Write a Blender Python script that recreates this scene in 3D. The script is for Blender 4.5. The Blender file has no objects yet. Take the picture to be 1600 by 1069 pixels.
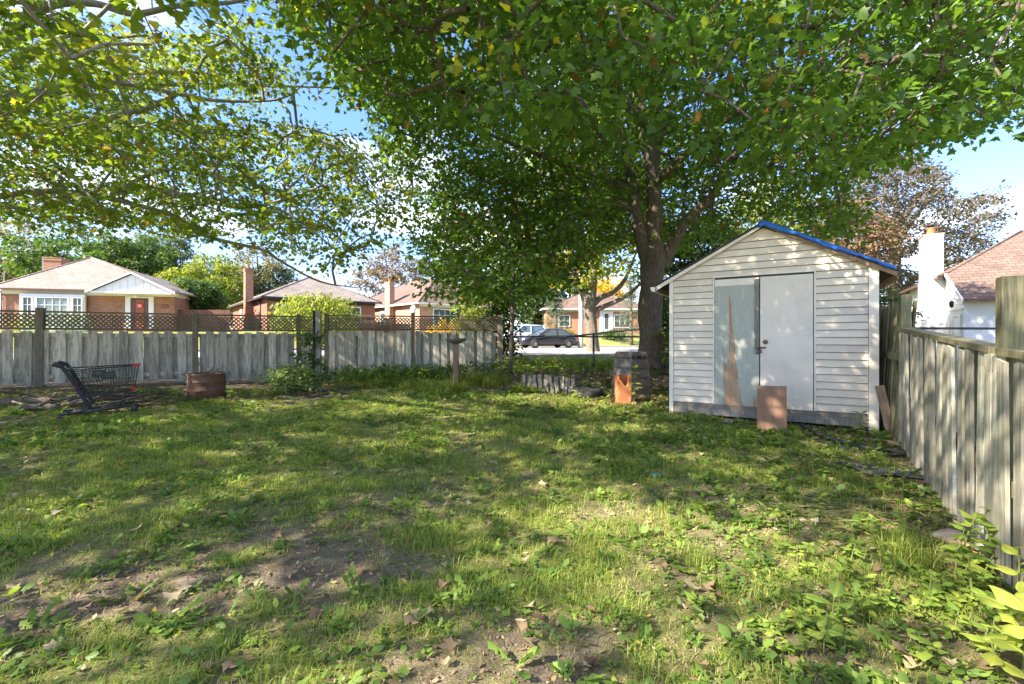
import bpy, math, random
import numpy as np

random.seed(7)
rng = np.random.default_rng(11)
scene = bpy.context.scene
R = math.radians

# ------------------------------------------------------------------ camera, sky, sun, exposure
EYE = 1.4
FPX = 711.0          # focal length in photograph pixels
HZ = 531.0           # horizon row
cam_d = bpy.data.cameras.new('camera')
cam_d.sensor_width = 36.0
cam_d.lens = 16.0
cam_d.shift_y = -(534.5 - HZ) / 1600.0
cam_d.clip_start = 0.05
cam_d.clip_end = 3000
cam = bpy.data.objects.new('camera', cam_d)
scene.collection.objects.link(cam)
cam.location = (0, 0, EYE)
cam.rotation_euler = (R(90), 0, 0)
scene.camera = cam

SUN_ELEV = R(37)
SUN_DIR = np.array([-0.90, -0.43])          # where the sun stands, on the ground plan
SUN_DIR = SUN_DIR / np.linalg.norm(SUN_DIR)
SUN_AZ = math.atan2(SUN_DIR[0], SUN_DIR[1])
world = bpy.data.worlds.new('World')
scene.world = world
world.use_nodes = True
wn, wl = world.node_tree.nodes, world.node_tree.links
bg = wn['Background']
bg.inputs['Strength'].default_value = 0.12
sky = wn.new('ShaderNodeTexSky')
sky.sky_type = 'NISHITA'
sky.sun_disc = False
sky.sun_elevation = SUN_ELEV
sky.sun_rotation = SUN_AZ % (2 * math.pi)
sky.altitude = 150
sky.air_density = 1.25
sky.dust_density = 0.4
sky.ozone_density = 3.0
# fair weather clouds all over the sky
tc = wn.new('ShaderNodeTexCoord')
sep = wn.new('ShaderNodeSeparateXYZ')
wl.new(tc.outputs['Generated'], sep.inputs[0])
addz = wn.new('ShaderNodeMath'); addz.operation = 'ADD'; addz.inputs[1].default_value = 0.22
wl.new(sep.outputs['Z'], addz.inputs[0])
mx = wn.new('ShaderNodeMath'); mx.operation = 'MAXIMUM'; mx.inputs[1].default_value = 0.05
wl.new(addz.outputs[0], mx.inputs[0])
dx = wn.new('ShaderNodeMath'); dx.operation = 'DIVIDE'
dy = wn.new('ShaderNodeMath'); dy.operation = 'DIVIDE'
wl.new(sep.outputs['X'], dx.inputs[0]); wl.new(mx.outputs[0], dx.inputs[1])
wl.new(sep.outputs['Y'], dy.inputs[0]); wl.new(mx.outputs[0], dy.inputs[1])
comb = wn.new('ShaderNodeCombineXYZ')
wl.new(dx.outputs[0], comb.inputs[0]); wl.new(dy.outputs[0], comb.inputs[1])
comb.inputs[2].default_value = 3.7
cn = wn.new('ShaderNodeTexNoise'); cn.inputs['Scale'].default_value = 1.55
cn.inputs['Detail'].default_value = 7; cn.inputs['Roughness'].default_value = 0.55
wl.new(comb.outputs[0], cn.inputs['Vector'])
cr = wn.new('ShaderNodeValToRGB')
cr.color_ramp.elements[0].position = 0.50; cr.color_ramp.elements[0].color = (0, 0, 0, 1)
cr.color_ramp.elements[1].position = 0.66; cr.color_ramp.elements[1].color = (1, 1, 1, 1)
wl.new(cn.outputs['Fac'], cr.inputs[0])
mixc = wn.new('ShaderNodeMixRGB')
wl.new(cr.outputs[0], mixc.inputs[0])
hs = wn.new('ShaderNodeHueSaturation'); hs.inputs['Saturation'].default_value = 1.1
wl.new(sky.outputs[0], hs.inputs['Color'])
tint = wn.new('ShaderNodeMixRGB'); tint.blend_type = 'MULTIPLY'; tint.inputs[0].default_value = 1
tint.inputs[2].default_value = (0.60, 0.61, 0.83, 1)      # a deep clear autumn blue
wl.new(hs.outputs[0], tint.inputs[1])
wl.new(tint.outputs[0], mixc.inputs[1])
mixc.inputs[2].default_value = (4.4, 4.45, 4.5, 1)
wl.new(mixc.outputs[0], bg.inputs['Color'])

sun_d = bpy.data.lights.new('sun', 'SUN')
sun_d.energy = 4.4
sun_d.angle = R(0.55)
sun_d.color = (1.0, 0.90, 0.75)
sun = bpy.data.objects.new('sun', sun_d)
scene.collection.objects.link(sun)
sun.rotation_euler = (math.pi / 2 - SUN_ELEV, 0, math.pi - SUN_AZ)   # checked below
from mathutils import Vector, Matrix
_sv = Vector((SUN_DIR[0] * math.cos(SUN_ELEV), SUN_DIR[1] * math.cos(SUN_ELEV), math.sin(SUN_ELEV)))
sun.rotation_euler = _sv.to_track_quat('Z', 'Y').to_euler()

scene.view_settings.view_transform = 'Standard'
scene.view_settings.look = 'None'
scene.view_settings.gamma = 1
scene.view_settings.use_curve_mapping = False
scene.view_settings.exposure = 2.28
scene.render.engine = 'CYCLES'
scene.cycles.use_denoising = True
scene.cycles.max_bounces = 7
scene.cycles.diffuse_bounces = 4
scene.cycles.glossy_bounces = 2
scene.cycles.transmission_bounces = 5
scene.cycles.transparent_max_bounces = 4
scene.cycles.caustics_reflective = False
scene.cycles.caustics_refractive = False
scene.cycles.sample_clamp_indirect = 6

# ------------------------------------------------------------------ small maths
def sstep(a, b, x):
    t = np.clip((np.asarray(x, float) - a) / (b - a), 0, 1)
    return t * t * (3 - 2 * t)

_NT = np.random.default_rng(5).random((256, 256))
def vnoise(x, y):
    x = np.asarray(x, float); y = np.asarray(y, float)
    xi = np.floor(x).astype(int); yi = np.floor(y).astype(int)
    fx = x - xi; fy = y - yi
    fx = fx * fx * (3 - 2 * fx); fy = fy * fy * (3 - 2 * fy)
    a = _NT[xi & 255, yi & 255]; b = _NT[(xi + 1) & 255, yi & 255]
    c = _NT[xi & 255, (yi + 1) & 255]; d = _NT[(xi + 1) & 255, (yi + 1) & 255]
    return (a * (1 - fx) + b * fx) * (1 - fy) + (c * (1 - fx) + d * fx) * fy
def fbm(x, y, o=4):
    s = 0; a = .5; t = 0
    for i in range(o):
        s = s + a * vnoise(x * 2 ** i + 17.3 * i, y * 2 ** i - 9.1 * i); t += a; a *= .5
    return s / t

def W(px, py, Y):            # a point of the place, measured off the photograph at a known distance
    return np.array([(px - 800.0) / FPX * Y, Y, EYE - (py - HZ) / FPX * Y])

# ------------------------------------------------------------------ terrain
def road_q(x, y):
    return y - 0.24 * x
def road_far(x):
    return 27 + 8 * sstep(-16, -7, x)
def road_near(x):
    return 17.3 + 13 * sstep(7, 14, x)
def height(x, y):
    x = np.asarray(x, float); y = np.asarray(y, float)
    z = .19 * sstep(2.3, 6.0, y) + .06 * sstep(6, 9, y)
    z = z + .10 * sstep(-4, -10, x) * sstep(5, 9.5, y)
    # raised bed held by the stone edging
    ye = 10.42 - .55 * (np.clip(x, .35, 1.5) - .35)
    inb = sstep(.30, .42, x) * (1 - sstep(1.42, 1.7, x))
    z = z + .25 * (inb * sstep(.05, .12, y - ye) + (1 - inb) * sstep(.0, 1.6, y - ye)) * sstep(-2.5, .3, x)
    q = road_q(x, y)
    t = sstep(14.2, 17.0, q)
    qf = road_far(x)
    street = .78 + 1.25 * sstep(0, 9, q - qf - .4)
    z = z * (1 - t) + street * t
    return z
def bumps(x, y):
    near = 1 - sstep(13, 16, y)
    return near * (.05 * (fbm(x * .8, y * .8, 3) - .5) + .03 * (fbm(x * 5, y * 5, 3) - .5))
def ground(x, y):
    return height(x, y) + bumps(x, y)
def gz(x, y):
    return float(ground(np.array([x]), np.array([y]))[0])

# ------------------------------------------------------------------ object helpers
COL = scene.collection
def link(o, parent=None):
    COL.objects.link(o)
    if parent is not None:
        o.parent = parent
    return o
def tag(o, label=None, cat=None, group=None, kind=None):
    if label: o['label'] = label
    if cat: o['category'] = cat
    if group: o['group'] = group
    if kind: o['kind'] = kind
    return o
def empty(name, loc, rz=0.0, label=None, cat=None, group=None):
    o = bpy.data.objects.new(name, None)
    o.empty_display_size = .1
    o.location = tuple(float(v) for v in loc); o.rotation_euler = (0, 0, rz)
    link(o)
    return tag(o, label, cat, group)
def obj(name, me, parent=None, loc=None, rot=None, scale=None):
    o = bpy.data.objects.new(name, me)
    if loc is not None: o.location = tuple(float(v) for v in loc)
    if rot is not None: o.rotation_euler = rot
    if scale is not None: o.scale = scale
    return link(o, parent)
def copy_tree(o, parent=None):
    c = o.copy(); COL.objects.link(c)
    if parent is not None: c.parent = parent
    for ch in list(o.children): copy_tree(ch, c)
    return c

def np_mesh(name, V, F, mat=None, smooth=False, attr=None):
    """V (n,3); F is one (m,k) array or a list of them; attr: dict name -> (n,) floats"""
    me = bpy.data.meshes.new(name)
    V = np.asarray(V, np.float32)
    if isinstance(F, np.ndarray): F = [F]
    F = [f for f in F if len(f)]
    me.vertices.add(len(V)); me.vertices.foreach_set('co', V.ravel())
    nl = sum(f.size for f in F); nf = sum(len(f) for f in F)
    me.loops.add(nl); me.polygons.add(nf)
    me.loops.foreach_set('vertex_index', np.concatenate([f.ravel() for f in F]).astype(np.int32))
    tot = np.concatenate([np.full(len(f), f.shape[1]) for f in F]).astype(np.int32)
    st = np.concatenate([[0], np.cumsum(tot)[:-1]]).astype(np.int32)
    me.polygons.foreach_set('loop_start', st); me.polygons.foreach_set('loop_total', tot)
    if smooth: me.polygons.foreach_set('use_smooth', np.ones(nf, bool))
    if attr:
        for k, a in attr.items():
            at = me.attributes.new(k, 'FLOAT', 'POINT'); at.data.foreach_set('value', np.asarray(a, np.float32))
    if mat is not None: me.materials.append(mat)
    me.update(calc_edges=True)
    return me

def catmull(P, n=4):
    P = np.asarray(P, float)
    if len(P) < 3: return P
    Q = np.vstack([2 * P[0] - P[1], P, 2 * P[-1] - P[-2]])
    out = []
    for i in range(1, len(Q) - 2):
        p0, p1, p2, p3 = Q[i - 1], Q[i], Q[i + 1], Q[i + 2]
        for t in np.linspace(0, 1, n, endpoint=False):
            out.append(.5 * ((2 * p1) + (-p0 + p2) * t + (2 * p0 - 5 * p1 + 4 * p2 - p3) * t * t + (-p0 + 3 * p1 - 3 * p2 + p3) * t ** 3))
    out.append(Q[-2])
    return np.array(out)

class MB:
    """collects shapes for ONE mesh"""
    def __init__(s): s.v = []; s.f = []; s.sm = []; s.mi = []; s.cur = 0
    def add(s, V, F, smooth=False):
        b = len(s.v); s.v += [tuple(map(float, p)) for p in V]
        for f in F:
            s.f.append([i + b for i in f]); s.sm.append(smooth); s.mi.append(s.cur)
        return s
    def box(s, c, d, rot=None, taper=1.0):
        x, y, z = d[0] / 2, d[1] / 2, d[2] / 2
        P = [(-x, -y, -z), (x, -y, -z), (x, y, -z), (-x, y, -z), (-x * taper, -y * taper, z), (x * taper, -y * taper, z), (x * taper, y * taper, z), (-x * taper, y * taper, z)]
        if rot is not None:
            m = Matrix.Rotation(rot[2], 3, 'Z') @ Matrix.Rotation(rot[1], 3, 'Y') @ Matrix.Rotation(rot[0], 3, 'X')
            P = [tuple(m @ Vector(p)) for p in P]
        P = [(p[0] + c[0], p[1] + c[1], p[2] + c[2]) for p in P]
        return s.add(P, [(0, 3, 2, 1), (4, 5, 6, 7), (0, 1, 5, 4), (1, 2, 6, 5), (2, 3, 7, 6), (3, 0, 4, 7)])
    def bounds(s, a, b):
        return s.box([(a[i] + b[i]) / 2 for i in range(3)], [abs(b[i] - a[i]) for i in range(3)])
    def prism(s, poly, axis, a, b):
        """poly 2D; extruded along axis 'x','y','z' from a to b"""
        def P(u, v, w): return {'x': (w, u, v), 'y': (u, w, v), 'z': (u, v, w)}[axis]
        n = len(poly)
        V = [P(u, v, a) for u, v in poly] + [P(u, v, b) for u, v in poly]
        F = [tuple(range(n))[::-1], tuple(range(n, 2 * n))] + [(i, (i + 1) % n, n + (i + 1) % n, n + i) for i in range(n)]
        return s.add(V, F)
    def tube(s, P, r, sides=6, smooth=True, caps=True):
        P = np.asarray(P, float); n = len(P)
        r = np.broadcast_to(np.asarray(r, float), (n,))
        T = np.gradient(P, axis=0); T /= np.linalg.norm(T, axis=1)[:, None] + 1e-9
        up = np.array([0, 0, 1.0]) if abs(T[0][2]) < .9 else np.array([1.0, 0, 0])
        V = []; a = None
        for i in range(n):
            ref = up if a is None else a
            a = ref - T[i] * np.dot(ref, T[i]); a /= np.linalg.norm(a) + 1e-9
            b = np.cross(T[i], a)
            for k in range(sides):
                g = 2 * math.pi * k / sides
                V.append(P[i] + r[i] * (math.cos(g) * a + math.sin(g) * b))
        F = []
        for i in range(n - 1):
            for k in range(sides):
                F.append((i * sides + k, i * sides + (k + 1) % sides, (i + 1) * sides + (k + 1) % sides, (i + 1) * sides + k))
        s.add(V, F, smooth)
        if caps:
            b0 = len(s.v) - n * sides
            s.f.append([b0 + k for k in range(sides)][::-1]); s.sm.append(False); s.mi.append(s.cur)
            s.f.append([b0 + (n - 1) * sides + k for k in range(sides)]); s.sm.append(False); s.mi.append(s.cur)
        return s
    def lathe(s, prof, c=(0, 0, 0), sides=20, smooth=True, sx=1, sy=1):
        n = len(prof); V = []
        for r, z in prof:
            for k in range(sides):
                g = 2 * math.pi * k / sides
                V.append((c[0] + r * math.cos(g) * sx, c[1] + r * math.sin(g) * sy, c[2] + z))
        F = [(i * sides + k, i * sides + (k + 1) % sides, (i + 1) * sides + (k + 1) % sides, (i + 1) * sides + k) for i in range(n - 1) for k in range(sides)]
        return s.add(V, F, smooth)
    def mesh(s, name, mats, bevel=0):
        me = bpy.data.meshes.new(name)
        me.from_pydata(s.v, [], s.f)
        me.polygons.foreach_set('use_smooth', s.sm)
        ms = mats if isinstance(mats, (list, tuple)) else [mats]
        for m in ms: me.materials.append(m)
        if len(ms) > 1: me.polygons.foreach_set('material_index', s.mi)
        me.update()
        return me
    def build(s, name, mats, parent=None, **k):
        return obj(name, s.mesh(name, mats), parent, **k)

# ------------------------------------------------------------------ materials
def new_mat(name):
    m = bpy.data.materials.new(name); m.use_nodes = True
    nt = m.node_tree
    return m, nt.nodes, nt.links, nt.nodes['Principled BSDF']
def ramp(n, l, src, stops):
    c = n.new('ShaderNodeValToRGB'); e = c.color_ramp.elements
    while len(e) < len(stops): e.new(.5)
    for i, (p, col) in enumerate(stops):
        e[i].position = p; e[i].color = (*col, 1) if len(col) == 3 else col
    l.new(src, c.inputs[0]); return c
def noise(n, l, vec, scale, detail=5, rough=.6, stretch=None):
    if stretch is not None:
        mp = n.new('ShaderNodeMapping'); mp.inputs['Scale'].default_value = stretch
        l.new(vec, mp.inputs['Vector']); vec = mp.outputs[0]
    t = n.new('ShaderNodeTexNoise'); t.inputs['Scale'].default_value = scale
    t.inputs['Detail'].default_value = detail; t.inputs['Roughness'].default_value = rough
    l.new(vec, t.inputs['Vector']); return t.outputs['Fac']
def mixf(n, l, f, a, b, mode='MIX'):
    m = n.new('ShaderNodeMixRGB'); m.blend_type = mode
    for k, v in ((0, f), (1, a), (2, b)):
        if hasattr(v, 'links'): l.new(v, m.inputs[k])
        else: m.inputs[k].default_value = v if not isinstance(v, tuple) else (*v[:3], 1)
    return m.outputs[0]
def bump(n, l, p, h, strength=.4, dist=.01):
    b = n.new('ShaderNodeBump'); b.inputs['Strength'].default_value = strength; b.inputs['Distance'].default_value = dist
    l.new(h, b.inputs['Height']); l.new(b.outputs[0], p.inputs['Normal'])
def ocoord(n, l, per_object=True):
    t = n.new('ShaderNodeTexCoord')
    if not per_object: return t.outputs['Object']
    oi = n.new('ShaderNodeObjectInfo')
    m = n.new('ShaderNodeVectorMath'); m.operation = 'SCALE'; m.inputs['Scale'].default_value = 1
    ml = n.new('ShaderNodeMath'); ml.operation = 'MULTIPLY'; ml.inputs[1].default_value = 37.0
    l.new(oi.outputs['Random'], ml.inputs[0])
    ad = n.new('ShaderNodeVectorMath'); ad.operation = 'ADD'
    l.new(t.outputs['Object'], ad.inputs[0]); l.new(ml.outputs[0], ad.inputs[1])
    return ad.outputs[0]

def M(name, c1, c2=None, scale=6, rough=.8, b=.3, bscale=40, stretch=None, metal=0, c3=None, spec=.4, vary=0.0, dist=.01):
    """two or three tone mottled surface with fine relief"""
    m, n, l, p = new_mat(name)
    p.inputs['Roughness'].default_value = rough; p.inputs['Metallic'].default_value = metal
    p.inputs['Specular IOR Level'].default_value = spec
    v = ocoord(n, l)
    c2 = c2 or tuple(x * .8 for x in c1)
    f = noise(n, l, v, scale, 6, .62, stretch)
    stops = [(.36, c1), (.64, c2)] if c3 is None else [(.34, c1), (.52, c2), (.66, c3)]
    col = ramp(n, l, f, stops).outputs[0]
    if vary:
        oi = n.new('ShaderNodeObjectInfo')
        hv = n.new('ShaderNodeHueSaturation')
        mr = n.new('ShaderNodeMapRange'); mr.inputs[3].default_value = 1 - vary; mr.inputs[4].default_value = 1 + vary
        l.new(oi.outputs['Random'], mr.inputs[0]); l.new(mr.outputs[0], hv.inputs['Value']); l.new(col, hv.inputs['Color'])
        col = hv.outputs[0]
    l.new(col, p.inputs['Base Color'])
    if b: bump(n, l, p, noise(n, l, v, bscale, 4, .6, stretch), b, dist)
    return m

def M_wood(name, base, dark, pale, paint=None, paint_amt=.5, rough=.88, vary=.18, algae=None):
    """weathered board: long grain in z, remains of paint, stains near the foot"""
    m, n, l, p = new_mat(name)
    p.inputs['Roughness'].default_value = rough; p.inputs['Specular IOR Level'].default_value = .2
    v = ocoord(n, l)
    g = noise(n, l, v, 9, 6, .7, (9, 9, .55))
    g2 = noise(n, l, v, 2.2, 4, .6, (3, 3, .8))
    col = ramp(n, l, g, [(.3, dark), (.5, base), (.7, pale)]).outputs[0]
    if paint:
        pf = noise(n, l, v, 5, 6, .75, (3.2, 3.2, .5))
        mask = ramp(n, l, pf, [(.62 - paint_amt * .3 - .03, (0, 0, 0)), (.62 - paint_amt * .3 + .05, (1, 1, 1))]).outputs[0]
        col = mixf(n, l, mask, col, paint)
    if algae:
        am = ramp(n, l, g2, [(.5, (0, 0, 0)), (.68, (.65, .65, .65))]).outputs[0]
        col = mixf(n, l, am, col, algae)
    # splash of soil near the foot of each board (object z = 0 at the foot)
    t = n.new('ShaderNodeTexCoord'); sx = n.new('ShaderNodeSeparateXYZ'); l.new(t.outputs['Object'], sx.inputs[0])
    mr = n.new('ShaderNodeMapRange'); mr.inputs[1].default_value = 0; mr.inputs[2].default_value = .42; mr.inputs[3].default_value = .55; mr.inputs[4].default_value = 0
    l.new(sx.outputs[2], mr.inputs[0])
    mm = n.new('ShaderNodeMath'); mm.operation = 'MULTIPLY'; l.new(mr.outputs[0], mm.inputs[0]); l.new(g2, mm.inputs[1])
    col = mixf(n, l, mm.outputs[0], col, (.10, .08, .05))
    oi = n.new('ShaderNodeObjectInfo'); hv = n.new('ShaderNodeHueSaturation')
    r2 = n.new('ShaderNodeMapRange'); r2.inputs[3].default_value = 1 - vary; r2.inputs[4].default_value = 1 + vary
    l.new(oi.outputs['Random'], r2.inputs[0]); l.new(r2.outputs[0], hv.inputs['Value']); l.new(col, hv.inputs['Color'])
    l.new(hv.outputs[0], p.inputs['Base Color'])
    bump(n, l, p, g, .5, .006)
    return m

def M_leaf(name, stops, trans=.42, rough=.5, attr='tone', spec=.35, tgain=(1.5, 1.6, .7)):
    """leaf: colour by a per-leaf tone, light passing through the blade"""
    m, n, l, p = new_mat(name)
    a = n.new('ShaderNodeAttribute'); a.attribute_name = attr
    col = ramp(n, l, a.outputs['Fac'], stops).outputs[0]
    l.new(col, p.inputs['Base Color']); p.inputs['Roughness'].default_value = rough
    p.inputs['Specular IOR Level'].default_value = spec
    tb = n.new('ShaderNodeBsdfTranslucent')
    l.new(mixf(n, l, 1.0, col, tgain, 'MULTIPLY'), tb.inputs['Color'])
    ms = n.new('ShaderNodeMixShader'); ms.inputs[0].default_value = trans
    l.new(p.outputs[0], ms.inputs[1]); l.new(tb.outputs[0], ms.inputs[2])
    l.new(ms.outputs[0], n['Material Output'].inputs['Surface'])
    return m

def M_brick(name, c1, c2, mortar, bw=.215, bh=.07, ms=.012, rough=.9, rel=.3, shingle=False):
    """courses laid along whichever wall the face belongs to (object space)"""
    m, n, l, p = new_mat(name)
    p.inputs['Roughness'].default_value = rough; p.inputs['Specular IOR Level'].default_value = .2
    t = n.new('ShaderNodeTexCoord')
    s1 = n.new('ShaderNodeSeparateXYZ'); l.new(t.outputs['Object'], s1.inputs[0])
    s2 = n.new('ShaderNodeSeparateXYZ'); l.new(t.outputs['Normal'], s2.inputs[0])
    def mth(op, a, b=None):
        q = n.new('ShaderNodeMath'); q.operation = op
        for i, x in enumerate((a, b)):
            if x is None: continue
            if hasattr(x, 'links'): l.new(x, q.inputs[i])
            else: q.inputs[i].default_value = x
        return q.outputs[0]
    ax = mth('GREATER_THAN', mth('ABSOLUTE', s2.outputs[0]), mth('ABSOLUTE', s2.outputs[1]))
    u = mth('ADD', mth('MULTIPLY', s1.outputs[1], ax), mth('MULTIPLY', s1.outputs[0], mth('SUBTRACT', 1.0, ax)))
    cb = n.new('ShaderNodeCombineXYZ'); l.new(u, cb.inputs[0]); l.new(s1.outputs[2], cb.inputs[1])
    br = n.new('ShaderNodeTexBrick')
    br.inputs['Color1'].default_value = (*c1, 1); br.inputs['Color2'].default_value = (*c2, 1); br.inputs['Mortar'].default_value = (*mortar, 1)
    br.inputs['Scale'].default_value = 1; br.inputs['Mortar Size'].default_value = ms
    br.inputs['Brick Width'].default_value = bw; br.inputs['Row Height'].default_value = bh
    br.inputs['Bias'].default_value = -.1
    l.new(cb.outputs[0], br.inputs['Vector'])
    nz = noise(n, l, t.outputs['Object'], 1.3, 5, .6)
    col = mixf(n, l, .5, br.outputs['Color'], ramp(n, l, nz, [(.3, (.62, .62, .62)), (.7, (1.3, 1.3, 1.3))]).outputs[0], 'MULTIPLY')
    l.new(col, p.inputs['Base Color'])
    iv = n.new('ShaderNodeMath'); iv.operation = 'SUBTRACT'; iv.inputs[0].default_value = 1; l.new(br.outputs['Fac'], iv.inputs[1])
    bump(n, l, p, iv.outputs[0], rel, .01)
    return m
# ------------------------------------------------------------------ shared materials
FENCE_W = M_wood('painted_fence_wood', (.36, .335, .285), (.20, .18, .14), (.46, .43, .375), paint=(.57, .525, .435), paint_amt=.45, vary=.28)
FENCE_D = M_wood('dark_fence_wood', (.19, .16, .125), (.09, .075, .058), (.28, .25, .20), algae=(.11, .11, .075))
FENCE_R = M_wood('mossy_fence_wood', (.32, .30, .24), (.19, .175, .13), (.43, .405, .335), paint=(.50, .495, .44), paint_amt=.2, algae=(.22, .215, .13), vary=.30)
POST_R = M_wood('mossy_post_wood', (.17, .155, .09), (.075, .07, .04), (.27, .25, .17), algae=(.13, .14, .06))
GREYWOOD = M_wood('grey_weathered_wood', (.24, .22, .19), (.09, .08, .065), (.36, .34, .30))
OLDWOOD = M('old_brown_wood', (.20, .13, .08), (.30, .21, .14), scale=5, b=.4, bscale=30, stretch=(6, 6, .6))
LAP_SHADE_GRIME = M('siding_shade_grime', (.20, .18, .13), (.12, .11, .08), scale=8)
VINYL = M('white_vinyl', (.82, .705, .545), (.745, .635, .48), scale=2.6, rough=.55, b=.05, vary=.07, c3=(.66, .57, .44))
VINYLW = M('white_trim', (.84, .755, .61), (.77, .685, .545), scale=2.5, rough=.5, b=.05)
DOORW = M('white_door_paint', (.82, .725, .585), (.75, .655, .52), scale=2.4, c3=(.67, .595, .475), rough=.5, b=.06, bscale=20)
TEAL = M('teal_paint', (.45, .455, .37), (.39, .40, .325), scale=4, rough=.75, b=.3, bscale=25, stretch=(5, 5, .7), c3=(.50, .50, .41))
PLY = M('raw_plywood', (.50, .33, .20), (.40, .25, .14), scale=3, rough=.85, b=.4, bscale=30, stretch=(8, 8, .5), c3=(.56, .40, .26))
PLYB = M('brown_plywood', (.22, .12, .068), (.30, .17, .10), scale=3, rough=.75, b=.3, bscale=30, stretch=(8, 8, .5))
TARP = M('blue_tarp', (.012, .105, .44), (.02, .14, .52), scale=9, rough=.42, b=.7, bscale=16, spec=.5)
SHINGLE_D = M('dark_shingle', (.035, .034, .033), (.06, .058, .055), scale=30, rough=.95, b=.5, bscale=90)
SHINGLE_B = M_brick('brown_shingle', (.185, .125, .10), (.135, .093, .075), (.08, .057, .047), bw=.33, bh=.14, ms=.012, rel=.5)
SHINGLE_T = M_brick('tan_shingle', (.285, .23, .195), (.22, .18, .155), (.14, .118, .10), bw=.33, bh=.14, ms=.012, rel=.5)
SHINGLE_G = M_brick('grey_shingle', (.27, .23, .20), (.215, .185, .165), (.13, .115, .10), bw=.33, bh=.14, ms=.012, rel=.5)
BRICK_R = M_brick('red_brick', (.37, .165, .095), (.25, .105, .065), (.36, .27, .20), ms=.008)
BRICK_D = M_brick('dark_red_brick', (.31, .12, .075), (.20, .08, .055), (.28, .19, .14), ms=.008)
BRICK_P = M_brick('pale_pink_brick', (.46, .25, .165), (.36, .185, .12), (.44, .33, .25), ms=.009)
BRICK_O = M_brick('orange_brick', (.46, .20, .105), (.36, .15, .08), (.42, .29, .20), ms=.008)
WHITE = M('white_house_paint', (.78, .78, .76), (.72, .72, .70), scale=2, rough=.6, b=.05)
CREAM = M('cream_paint', (.76, .74, .66), (.70, .68, .60), scale=2, rough=.6, b=.05)
STUCCO = M('white_stucco', (.78, .78, .785), (.70, .70, .71), scale=1.2, rough=.85, b=.4, bscale=60)
DARKTRIM = M('dark_trim', (.03, .032, .036), (.045, .046, .05), rough=.5, b=0)
BROWNTRIM = M('brown_gutter', (.10, .045, .03), (.13, .06, .04), rough=.4, b=0)
BARK_D = M('dark_bark', (.10, .075, .055), (.17, .135, .10), scale=7, rough=.95, b=1, bscale=22, stretch=(5, 5, 1.1), c3=(.25, .215, .175), dist=.03)
BARK_G = M('grey_bark', (.115, .10, .075), (.17, .15, .115), scale=6, rough=.95, b=1, bscale=20, stretch=(5, 5, .9), c3=(.23, .205, .16), dist=.03)
BARK_S = M('smooth_grey_bark', (.20, .18, .155), (.30, .28, .25), scale=7, rough=.9, b=.6, bscale=25, stretch=(3, 3, 3))
RUST = M('rusty_steel', (.10, .05, .032), (.17, .085, .05), scale=9, rough=.8, b=.5, bscale=40, c3=(.075, .05, .04))
BLACKP = M('black_plastic', (.018, .018, .02), (.03, .03, .033), rough=.45, b=.1)
COMPOST = M('brown_black_plastic', (.115, .10, .093), (.15, .133, .124), scale=5, rough=.55, b=.15, bscale=60)
TERRA = M('terracotta', (.52, .19, .07), (.44, .15, .055), scale=6, rough=.8, b=.3, c3=(.58, .26, .12))
RUBBER = M('tyre_rubber', (.022, .022, .023), (.045, .044, .042), scale=15, rough=.8, b=.3)
STONE = M('edging_concrete', (.26, .24, .19), (.15, .135, .105), scale=9, rough=.95, b=.6, bscale=40, c3=(.36, .33, .27), vary=.25)
STEEL = M('galvanised_steel', (.20, .205, .21), (.28, .285, .29), scale=10, rough=.45, b=.1, metal=.7)
STEELD = M('dull_dark_steel', (.06, .062, .063), (.09, .09, .092), scale=10, rough=.5, b=.1, metal=.5)
CARTM = M('dark_cart_wire', (.03, .031, .034), (.06, .06, .062), scale=10, rough=.4, b=0, metal=.5)
REDP = M('red_plastic', (.45, .02, .03), (.38, .018, .025), rough=.4, b=0)
BRASS = M('tarnished_brass', (.30, .19, .08), (.20, .12, .05), scale=20, rough=.4, b=.1, metal=.8)
LOG = M('dead_branch_bark', (.08, .065, .05), (.14, .115, .09), scale=8, rough=.95, b=.9, bscale=25, c3=(.06, .05, .04), dist=.02)
def M_glass(name, col=(.05, .07, .08)):
    m, n, l, p = new_mat(name)
    p.inputs['Base Color'].default_value = (*col, 1); p.inputs['Roughness'].default_value = .06
    p.inputs['Specular IOR Level'].default_value = .6
    return m
GLASS = M_glass('window_glass')
GLASSC = M_glass('curtained_glass', (.17, .22, .22))

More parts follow.
